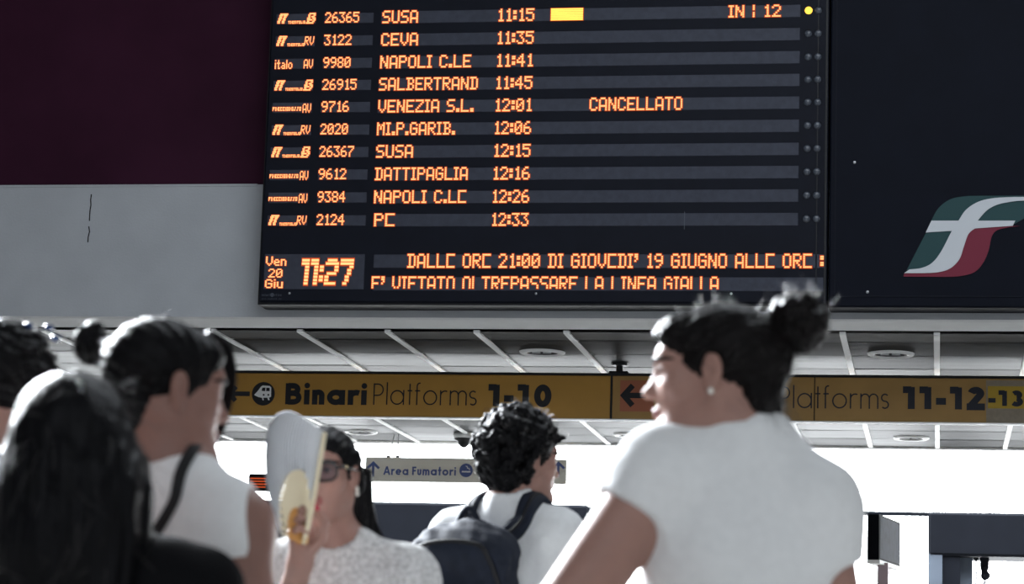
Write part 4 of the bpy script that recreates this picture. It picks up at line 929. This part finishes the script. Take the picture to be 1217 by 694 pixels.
sh += [rc(SL, SL+(EL-SL)*.9, .068, .060, .04), rc(EL, WL, .058, .046, .03, clip=(WL+(EL-WL)*.15, WL-EL)), rc(SR, ER, .066, .056, .04, clip=(SR+(ER-SR)*.95, ER-SR))]
nk = [rc(N+fw*.032+[0, 0, .028], L((0, .0, -.06)), .060, .066, .012)]; nk[0][0] = '-'
hem = PV+[0, 0, -.04]
skin('knit_top', sh+nk, .0065, M['knit'], rt, post=[wobble(.0012, .02, 31), wobble(.0016, .09, 32), lambda P, v: np.maximum(v, hem[2]-P[:, 2])], relax=1)
E_ = lambda c, r, k=.02, op='+': el(L(c), A_(r)*s, R, k, op=op)
hf = [E_((0, -.016, .030), (.081, .103, .090)), E_((0, .056, .068), (.058, .040, .028), .03)]
for x in (-1, 1): hf += [rc(L((x*.072, .0, .04)), L((x*.077, -.02, -.03)), .018, .016, .02)]
hf += [E_((x*.088, .006, -.006), (.020, .018, .030), .006, '-') for x in (-1, 1)]
fcut = lambda P, v: np.maximum(v, (-.022-(((P-A_(H)) @ R/s)@A_([0, -.70, .71])))*s*.9)
o, HV = skin('hair', hf, .0035, M['hair_dark'], rt, post=[fcut, comb(H, R, s, A_([0, -.12, .02]), .0010, 30, 63, 4)], relax=1)
hb_ = []
rr = random.Random(8)
for i in range(26):
    x = rr.choice((-1, 1))*rr.uniform(.02, .082); p0 = L((x, -.055-rr.uniform(0, .03), .0)); p1 = p0+[rr.uniform(-.01, .012)*1, .012, -.08]; p2 = W(398, 640, 5.36)+[-x*1.15+rr.uniform(-.014, .014), .02+rr.uniform(-.015, .02), rr.uniform(-.035, .015)]
    hb_ += [rc(p0, p1, .016, .014, .012), rc(p1, p2, .014, .007, .010)]
o, HV2 = skin('long_hair', hb_, .0042, M['hair_dark'], rt, post=[wobble(.0015, .03, 9, 8, (1.6, 1.6, .3))])
strands('loose_hair', flyaways(HV, A_(H), 90, .02, 12, lambda p: A_([0, .3, -1]), .4)+flyaways(HV2, A_(H), 260, .045, 13, lambda p: A_([0.15, 0, -1]), .5), .0006, rt, M['strand'])
g = MB(); g.ball(L((.0, 0, 0)), .0001); g = MB(); e = L((-.0815, .002, -.030))
g.tube([e+R @ A_([0, math.sin(a)*.007, -.007+math.cos(a)*.007]) for a in [i*math.pi/6 for i in range(13)]], .0018, 8).ball(e+R @ A_([0, 0, -.016]), .0042); g.build('earring', M['pearl'], rt, True)
# glasses: two thick rims, bridge, temples, lenses
gl = MB()
for x in (-1, 1):
    rim = []
    for i in range(29):
        a = 2*math.pi*i/28; ca, sa_ = math.cos(a), math.sin(a); rx, rz = .0265, .0215; ex = 2.6
        px = abs(ca)**(2/ex)*math.copysign(1, ca)*rx; pz = abs(sa_)**(2/ex)*math.copysign(1, sa_)*rz; rim.append(L((x*.034+px, .1115-.14*abs(x*.034+px)+.0015, .003+pz)))
    gl.tube(rim, [.0032*s+.0012*s*max(0, math.sin(2*math.pi*i/28)) for i in range(29)], 8, cap=False)
    gl.tube([L((x*.060, .1035, .013)), L((x*.074, .090, .013)), L((x*.080, .03, .010)), L((x*.082, -.002, .008))], [.0042*s, .0042*s, .0034*s, .003*s], 8)
gl.tube([L((-.009, .1105, .010)), L((0, .1135, .012)), L((.009, .1105, .010))], .0030*s, 8)
fr_ = gl.build('glasses', M['glasses'], rt, True); fr_['label'] = 'thick black acetate glasses'
lm = bpy.data.materials.new('spectacle_lens'); lm.use_nodes = True; nt = lm.node_tree; nt.nodes.clear()
tb = nt.nodes.new('ShaderNodeBsdfTransparent'); tb.inputs[0].default_value = (.58, .56, .62, 1); gb = nt.nodes.new('ShaderNodeBsdfGlossy'); gb.inputs[1].default_value = .05; mx = nt.nodes.new('ShaderNodeMixShader'); mx.inputs[0].default_value = .015; oo = nt.nodes.new('ShaderNodeOutputMaterial')
nt.links.new(tb.outputs[0], mx.inputs[1]); nt.links.new(gb.outputs[0], mx.inputs[2]); nt.links.new(mx.outputs[0], oo.inputs[0])
for x in (-1, 1):
    ring = []
    for i in range(28):
        a = 2*math.pi*i/28; ca, sa_ = math.cos(a), math.sin(a); ex = 2.6
        px = abs(ca)**(2/ex)*math.copysign(1, ca)*.0265; pz = abs(sa_)**(2/ex)*math.copysign(1, sa_)*.0215; ring.append(L((x*.034+px, .1120-.14*abs(x*.034+px)+.0015, .003+pz)))
    MB().add(ring, [tuple(range(28))]).build('lens', lm, fr_)
g = MB().ball(L((-.077, .082, .013)), (.003, .006, .004), 0, 10); g.build('hinge', M['gold'], fr_, True)
lower_body(rt, PV, TR, fw, M['jeans'])
# fan: pleated paper leaf on wooden ribs, thin hinge in her hand
fb = W(362, 642, 5.012); fo = empty('hand_fan', tuple(A_(rt.location)+fb), 'half-open white folding fan covering half of a face', 'hand fan')
fw_ = lambda x, y, Y=5.0: A_(at(x, y, Y))-A_(fo.location)
Lc = smooth_path([(336, 640), (325, 612), (316.5, 575), (314.5, 545), (316.5, 515), (323, 500)], 5); Rc = smooth_path([(371, 604), (375, 588), (378, 565), (381, 545), (384, 527), (385.5, 514)], 5)
paper = mat('fan_paper', (.78, .80, .82), .85, .15, noise=.02, nscale=40); wood = mat('fan_wood', (.52, .25, .07), .5, .3, noise=.15, nscale=40); cream = mat('fan_rib_cream', (.70, .62, .44), .6, .3)
nu, nv = 45, 12; top = smooth_path([(323, 500), (330, 492), (341, 488.5), (352, 491), (363, 498), (374, 506), (385.5, 514)], 8)
inner = smooth_path([(336, 640), (333, 612), (334, 588), (341, 570), (351, 563), (362, 567), (371, 604)], 8)
def lerp_path(p, t): f = t*(len(p)-1); i = min(int(f), len(p)-2); f -= i; return (p[i][0]*(1-f)+p[i+1][0]*f, p[i][1]*(1-f)+p[i+1][1]*f)
mb = MB(); vs = []; 
for iu in range(nu+1):
    u = iu/nu; a, b, c, d = lerp_path(inner, u), lerp_path(top, u), None, None
    for iv in range(nv+1):
        v = iv/nv
        # boundary-blended surface between inner arc, outer arc and the two side sticks
        l, r_ = lerp_path(Lc, v), lerp_path(Rc, v); x00, x10, x01, x11 = Lc[0], Rc[0], Lc[-1], Rc[-1]
        x = (1-v)*a[0]+v*b[0]+(1-u)*l[0]+u*r_[0]-((1-u)*(1-v)*x00[0]+u*(1-v)*x10[0]+(1-u)*v*x01[0]+u*v*x11[0])
        y = (1-v)*a[1]+v*b[1]+(1-u)*l[1]+u*r_[1]-((1-u)*(1-v)*x00[1]+u*(1-v)*x10[1]+(1-u)*v*x01[1]+u*v*x11[1])
        vs.append(fw_(x, y, 5.0+(.0035 if iu % 2 else -.0035)-.03*u))
n1 = len(vs); vs2 = [p+[0, .0016, 0] for p in vs]; I = lambda i, j: i*(nv+1)+j
fs = [(I(i, j), I(i+1, j), I(i+1, j+1), I(i, j+1)) for i in range(nu) for j in range(nv)]
fs += [tuple(n1+k for k in f[::-1]) for f in fs]
bd = [I(0, j) for j in range(nv+1)]+[I(i, nv) for i in range(1, nu+1)]+[I(nu, j) for j in range(nv-1, -1, -1)]+[I(i, 0) for i in range(nu-1, 0, -1)]
fs += [(bd[k], bd[(k+1) % len(bd)], n1+bd[(k+1) % len(bd)], n1+bd[k]) for k in range(len(bd))]
mb.add(vs+vs2, fs); mb.build('paper_leaf', paper, fo)
foot = fw_(361, 646, 5.01)
for k in range(19):
    u = .02+.95*k/18; a = lerp_path(inner, u); e = fw_(a[0], a[1]-4, 4.994-.03*u); b0 = foot+[(k-9)*.0006, 0, 0]
    p, nn = [b0, b0*.45+e*.55, e], [[0, -1, 0]]*3
    f_ = .72-.02*k; m_ = b0*(1-f_)+e*f_
    rb = MB(); r1 = ribbon3([b0, m_], nn[:2], .0056, .0010); r2 = ribbon3([m_, e], nn[:2], .0058, .0010); rb.add(r1.v, r1.f, 0).add(r2.v, r2.f, 1); rb.build('rib', [wood, cream], fo)
e0, e1 = fw_(371.5, 602, 4.962), fw_(386, 514, 4.962); ribbon3([foot, e0, e1], [[.3, -1, 0]]*3, .009, .0016).build('guard_stick', cream, fo)
g = MB().ball(foot+[0, -.008, .004], .004, 0, 10); g.build('rivet', M['gold'], fo, True)
# ---- the woman with a low bun and sleeveless white top
rt = person(185, 640, 3.85, 'woman from behind with dark updo and bun in white sleeveless top'); W = Rel(rt)
s = .92; H = W(195, 463, 3.85); R = rotz(math.radians(-49)) @ rotx(math.radians(-5)) @ roty(math.radians(2))
N = W(196, 556, 3.86); SL = W(88, 625, 3.93); SR = W(277, 630, 3.80); PV = W(190, 950, 3.9); PV[2] = .90
EL = W(80, 860, 3.95); WL = W(110, 1030, 3.8); ER = W(312, 850, 3.80); WR = W(300, 1030, 3.7)
hp, L = head_prims(H, R, s, N+[0, 0, -.02], .050)
tp, TR, q = torso_prims(N, SL, SR, PV); fw = unit(TR[:, 1]*[1, 1, 0])
ap = arm_prims(SL, EL, WL)+arm_prims(SR, ER, WR, (.054, .045, .036, .025))
hl = hand_prims(WL, [.1, .1, -1], [1, 0, 0], .92, .35, 1); hr = hand_prims(WR, [-.1, .1, -1], [-1, 0, 0], .92, .35, -1)
lo, hi = prim_bounds(tp+ap); lo[2] = .72
skin('body', hp+tp+ap+hl+hr, 0, [M['skin_tan'], M['lips']], rt, boxes=[(A_([H[0]-.15, H[1]-.15, N[2]-.03]), H+[.15, .15, .14], .0038), (lo, A_([hi[0], hi[1], N[2]-.025]), .010), (WL-[.1, .1, .22], WL+[.1, .1, .04], .005), (WR-[.1, .1, .22], WR+[.1, .1, .04], .005)], matfn=lipfn(H, R, s))
face_bits(rt, L, R, s, M['lips'], M['hair_dark'], hp)
sh, _, _ = torso_prims(N-[0, 0, .008], SL, SR, PV, infl=.010)
nk = [rc(N-[0, 0, .02], L((0, -.01, -.05)), .060, .064, .012)]; nk[0][0] = '-'
hem = PV+[0, 0, -.02]
pR, nR = W(303, 600, 3.8), unit([1, 0, .10]); pL, nL = W(62, 600, 3.93), unit([-1, 0, .10]); bsh = sh+nk
skin('sleeveless_top', bsh, .0065, M['tee'], rt, post=[lambda P, v: np.maximum(v, (P-pR)@nR), lambda P, v: np.maximum(v, (P-pL)@nL), wobble(.0014, .09, 41), lambda P, v: np.maximum(v, hem[2]-P[:, 2])], relax=2)
BN = W(112, 408, 3.90); E_ = lambda c, r, k=.02, op='+': el(L(c), A_(r)*s, R, k, op=op); BL = (BN-A_(H)) @ R/s
hf = [E_((0, -.014, .034), (.079, .100, .088)), E_((0, .052, .066), (.060, .040, .030), .03), rc(L((0, -.07, .03)), BN, .032, .016, .02), E_((0, -.066, -.045), (.054, .036, .050), .03)]
hf += [E_((x*.087, -.004, -.004), (.022, .021, .033), .006, '-') for x in (-1, 1)]
bcut = lambda P, v: np.maximum(v, (-.030-(((P-A_(H)) @ R/s)@A_([0, -.72, .69])))*s*.9)
o, HV = skin('hair', hf, .0036, M['hair_dark'], rt, post=[bcut, comb(H, R, s, BL, .0011, 30, 66, 6), wobble(.001, .03, 8)], relax=1)
rr = random.Random(9); bp = [el(BN, (.028, .028, .027), None, .02)]
for i in range(24):
    a = rr.uniform(0, 6.28); z = rr.uniform(-1, 1); d = A_([math.sqrt(1-z*z)*math.cos(a), math.sqrt(1-z*z)*math.sin(a), z]); p = BN+d*.026; t = unit(np.cross(d, [rr.uniform(-1, 1), rr.uniform(-1, 1), 1])); bp.append(rc(p-t*.012, p+t*.012, .008, .006, .005))
o, BV = skin('hair_bun', bp, .0034, M['hair_dark'], rt, post=[wobble(.001, .012, 3)])
# front locks hanging past the cheek
fr_ = []; a0 = W(252, 398, 3.93)
for i in range(16):
    dx = rr.uniform(-6, 8); e = rr.uniform(0, 25); pts = [W(248+dx*.5, 396, 3.94), W(264+dx*.8, 410, 3.955), W(271+dx, 440, 3.955), W(269+dx, 470, 3.95), W(262+dx*.6, 497+e*.7, 3.945), W(255+dx*.4, 512+e, 3.94)]
    fr_.append([tuple(p) for p in pts])
mb = MB()
for p in fr_: mb.tube(smooth_path(p, 3), [.0052*(1-.75*i/15) for i in range(16)], 6)
mb.build('front_lock', M['hair_dark'], rt, True)
strands('loose_hair', flyaways(HV, A_(H), 150, .016, 22, lambda p: BN-p, .5)+flyaways(BV, BN, 60, .02, 23, lambda p: np.cross(p-BN, [0, 1, .2]), .8), .0006, rt, M['strand'])
lower_body(rt, PV, TR, fw, M['jeans'])
def bag(root, label, path, prims, w, m, c, R3, hx, bm):
    """shoulder bag: strap pressed onto the wearer's top, pouch at the hip"""
    p = A_(root.location)+A_(c); b = empty('shoulder_bag', tuple(p-[0, 0, hx[2]]), label, 'bag'); off = A_(root.location)-A_(b.location)
    pth, nn = onto(prims, path, .004); pth = pth+[A_(c)+[0, 0, hx[2]*.9]]; nn = nn+[nn[-1]]
    ribbon3([x+off for x in pth], nn, w, .0022).build('strap', m, b, True)
    P = [rbox(A_(c)+off, hx, .03, R3, .02)]; skin('pouch', P, .012, bm, b, post=[wobble(.003, .09, 3)])
    fp, fn = [A_(c)+off+R3 @ A_([x, -hx[1]-.004, hx[2]*.15]) for x in (-hx[0]*.8, 0, hx[0]*.8)], [R3 @ A_([0, -1, 0])]*3
    ribbon3(fp, fn, hx[2]*1.0, .004).build('flap', bm, b)
    return b
hipL = PV+TR[:, 0]*-.24+[0, 0, .0]
bag(rt, 'black shoulder bag whose strap crosses the white sleeveless top', [W(238, 535, 3.93), W(235, 525, 3.86), W(224, 547, 3.80), W(204, 577, 3.74), W(186, 611, 3.73), W(150, 680, 3.74), W(118, 760, 3.78), W(95, 860, 3.82)], sh, .0185, M['strapm'], hipL, TR, (.11, .05, .09), M['strapm'])
# ---- long straight haired person in black, nearest on the left
rt = person(88, 690, 3.5, 'person from behind with long straight dark hair and black top'); W = Rel(rt)
s = .92; H = W(85, 537, 3.5); R = rotz(math.radians(4)) @ rotx(math.radians(-4))
N = W(88, 655, 3.5); SL = W(-52, 705, 3.5); SR = W(222, 716, 3.49); PV = W(88, 1000, 3.52); PV[2] = .80
EL = W(-80, 930, 3.5); WL = W(-60, 1100, 3.4); ER = W(262, 930, 3.5); WR = W(240, 1100, 3.4)
hp, L = head_prims(H, R, s, N+[0, 0, -.02], .050)
tp, TR, q = torso_prims(N, SL, SR, PV); fw = unit(TR[:, 1]*[1, 1, 0])
ap = arm_prims(SL, EL, WL)+arm_prims(SR, ER, WR)
hl = hand_prims(WL, [.1, .1, -1], [1, 0, 0], .92, .35, 1); hr = hand_prims(WR, [-.1, .1, -1], [-1, 0, 0], .92, .35, -1)
lo, hi = prim_bounds(tp+ap); lo[2] = .65
skin('body', hp+tp+ap+hl+hr, 0, [M['skin_fair'], M['lips']], rt, boxes=[(A_([H[0]-.14, H[1]-.14, N[2]-.01]), H+[.14, .15, .14], .0045), (lo, A_([hi[0], hi[1], N[2]]), .011), (WL-[.1, .1, .22], WL+[.1, .1, .04], .005), (WR-[.1, .1, .22], WR+[.1, .1, .04], .005)], matfn=lipfn(H, R, s))
face_bits(rt, L, R, s, M['lips'], M['hair_dark'], hp)
sh, _, _ = torso_prims(N, SL, SR, PV, infl=.012)
for S, E in ((SL, EL), (SR, ER)): sh.append(rc(S, S+(E-S)*.7, .068, .062, .04, clip=(S+(E-S)*.5, E-S)))
nk = [rc(N-[0, 0, .01], L((0, -.01, -.05)), .060, .064, .012)]; nk[0][0] = '-'
hem = PV+[0, 0, -.04]
skin('black_top', sh+nk, .008, M['blacktop'], rt, post=[wobble(.002, .09, 51), lambda P, v: np.maximum(v, hem[2]-P[:, 2])], relax=2)
E_ = lambda c, r, k=.02, op='+': el(L(c), A_(r)*s, R, k, op=op)
hf = [E_((0, -.010, .034), (.089, .106, .091)), ]
zz = lambda px, py, Y: W(px, py, Y)
hf += [el(zz(85, 580, 3.44), (.096, .075, .13), None, .05), rbox(zz(82, 655, 3.415), (.098, .045, .115), .04, None, .06), rc(zz(150, 560, 3.48), zz(155, 640, 3.44), .028, .020, .04), rc(zz(20, 560, 3.48), zz(14, 740, 3.44), .030, .024, .04), rc(zz(60, 650, 3.41), zz(62, 780, 3.40), .06, .03, .05)]
dcut = lambda P, v: np.maximum(v, ((((P-A_(H)) @ R/s)@unit([0, 1, -.55]))-.045)*s)
o, HV = skin('long_hair', hf, .0042, M['hair_long'], rt, post=[dcut, lambda P, v: v+.0016*(np.sin(P[:, 0]*420+7*np.sin(P[:, 2]*9))+.7*np.sin(P[:, 0]*187+P[:, 1]*150+5*np.sin(P[:, 2]*6+1)))*np.clip((H[2]+.09-P[:, 2])/.1, .15, 1), wobble(.0012, .04, 61)], relax=1)
strands('loose_hair', flyaways(HV, A_(H), 330, .07, 33, lambda p: A_([p[0]*.3, -.1, -1]), .25), .0006, rt, M['strand'])
lower_body(rt, PV, TR, fw, M['navycloth'])
bag(rt, 'tan strapped shoulder bag of the long haired person in black', [W(-2, 640, 3.56), W(2, 638, 3.50), W(6, 652, 3.44), W(24, 690, 3.40), W(70, 780, 3.39), W(160, 900, 3.40), W(240, 1000, 3.45)], sh, .017, M['tan'], PV+TR[:, 0]*.25, TR, (.12, .05, .10), M['tan'])
# ---- the head at the far left edge
rt = person(20, 600, 4.3, 'person with short dark hair and shiny clips cut off by the frame edge'); W = Rel(rt)
s = .95; H = W(8, 462, 4.3); R = rotz(math.radians(12)) @ rotx(math.radians(-3))
N = W(8, 560, 4.3); SL = W(-105, 605, 4.3); SR = W(112, 605, 4.3); PV = W(6, 900, 4.3); PV[2] = .92
EL = W(-125, 800, 4.3); WL = W(-110, 960, 4.2); ER = W(132, 800, 4.3); WR = W(120, 960, 4.2)
hp, L = head_prims(H, R, s, N+[0, 0, -.02], .052)
tp, TR, q = torso_prims(N, SL, SR, PV); fw = unit(TR[:, 1]*[1, 1, 0])
ap = arm_prims(SL, EL, WL)+arm_prims(SR, ER, WR)
hl = hand_prims(WL, [.1, .1, -1], [1, 0, 0], .92, .35, 1); hr = hand_prims(WR, [-.1, .1, -1], [-1, 0, 0], .92, .35, -1)
lo, hi = prim_bounds(tp+ap); lo[2] = .72
skin('body', hp+tp+ap+hl+hr, 0, [M['skin_fair'], M['lips']], rt, boxes=[(A_([H[0]-.14, H[1]-.14, N[2]-.01]), H+[.14, .15, .14], .0045), (lo, A_([hi[0], hi[1], N[2]]), .011), (WL-[.1, .1, .22], WL+[.1, .1, .04], .005), (WR-[.1, .1, .22], WR+[.1, .1, .04], .005)], matfn=lipfn(H, R, s))
face_bits(rt, L, R, s, M['lips'], M['hair_dark'], hp)
sh, _, _ = torso_prims(N, SL, SR, PV, infl=.012)
for S, E in ((SL, EL), (SR, ER)): sh.append(rc(S, S+(E-S)*.7, .068, .062, .04, clip=(S+(E-S)*.5, E-S)))
nk = [rc(N-[0, 0, .01], L((0, -.01, -.05)), .060, .064, .012)]; nk[0][0] = '-'
hem = PV+[0, 0, -.04]
skin('dark_top', sh+nk, .009, M['navycloth'], rt, post=[wobble(.002, .09, 71), lambda P, v: np.maximum(v, hem[2]-P[:, 2])], relax=2)
E_ = lambda c, r, k=.02, op='+': el(L(c), A_(r)*s, R, k, op=op)
hf = [E_((0, -.014, .026), (.090, .108, .094))]
rr = random.Random(31)
for i in range(130):
    a = rr.uniform(0, 6.28); z = rr.uniform(-.5, 1); d = A_([math.sqrt(1-z*z)*math.cos(a), math.sqrt(1-z*z)*math.sin(a), z]); p = A_([0, -.014, .026])+d*A_([.091, .108, .094]); t = unit(np.cross(d, [rr.uniform(-1, 1), rr.uniform(-1, 1), 1])); hf.append(rc(L(p-t*.016), L(p+t*.016), .008, .005, .006))
hf += [E_((x*.091, -.002, -.012), (.022, .021, .032), .006, '-') for x in (-1, 1)]
ecut = lambda P, v: np.maximum(v, (-.035-(((P-A_(H)) @ R/s)@A_([0, -.75, .66])))*s*.9)
o, HV = skin('hair', hf, .0042, M['hair_dark'], rt, post=[ecut, wobble(.0012, .02, 66)], relax=1)
for px, py in ((34, 387), (58, 389), (66, 402), (12, 389)):
    mb = MB(); mb.ball(W(px, py, 4.27), (.010, .010, .006), 0, 10); mb.build('hair_clip', M['clip'], rt, True)
strands('loose_hair', flyaways(HV, A_(H), 160, .02, 44, lambda p: A_([p[0], 0, -.5]), .7), .0006, rt, M['strand'])
lower_body(rt, PV, TR, fw, M['navycloth'])
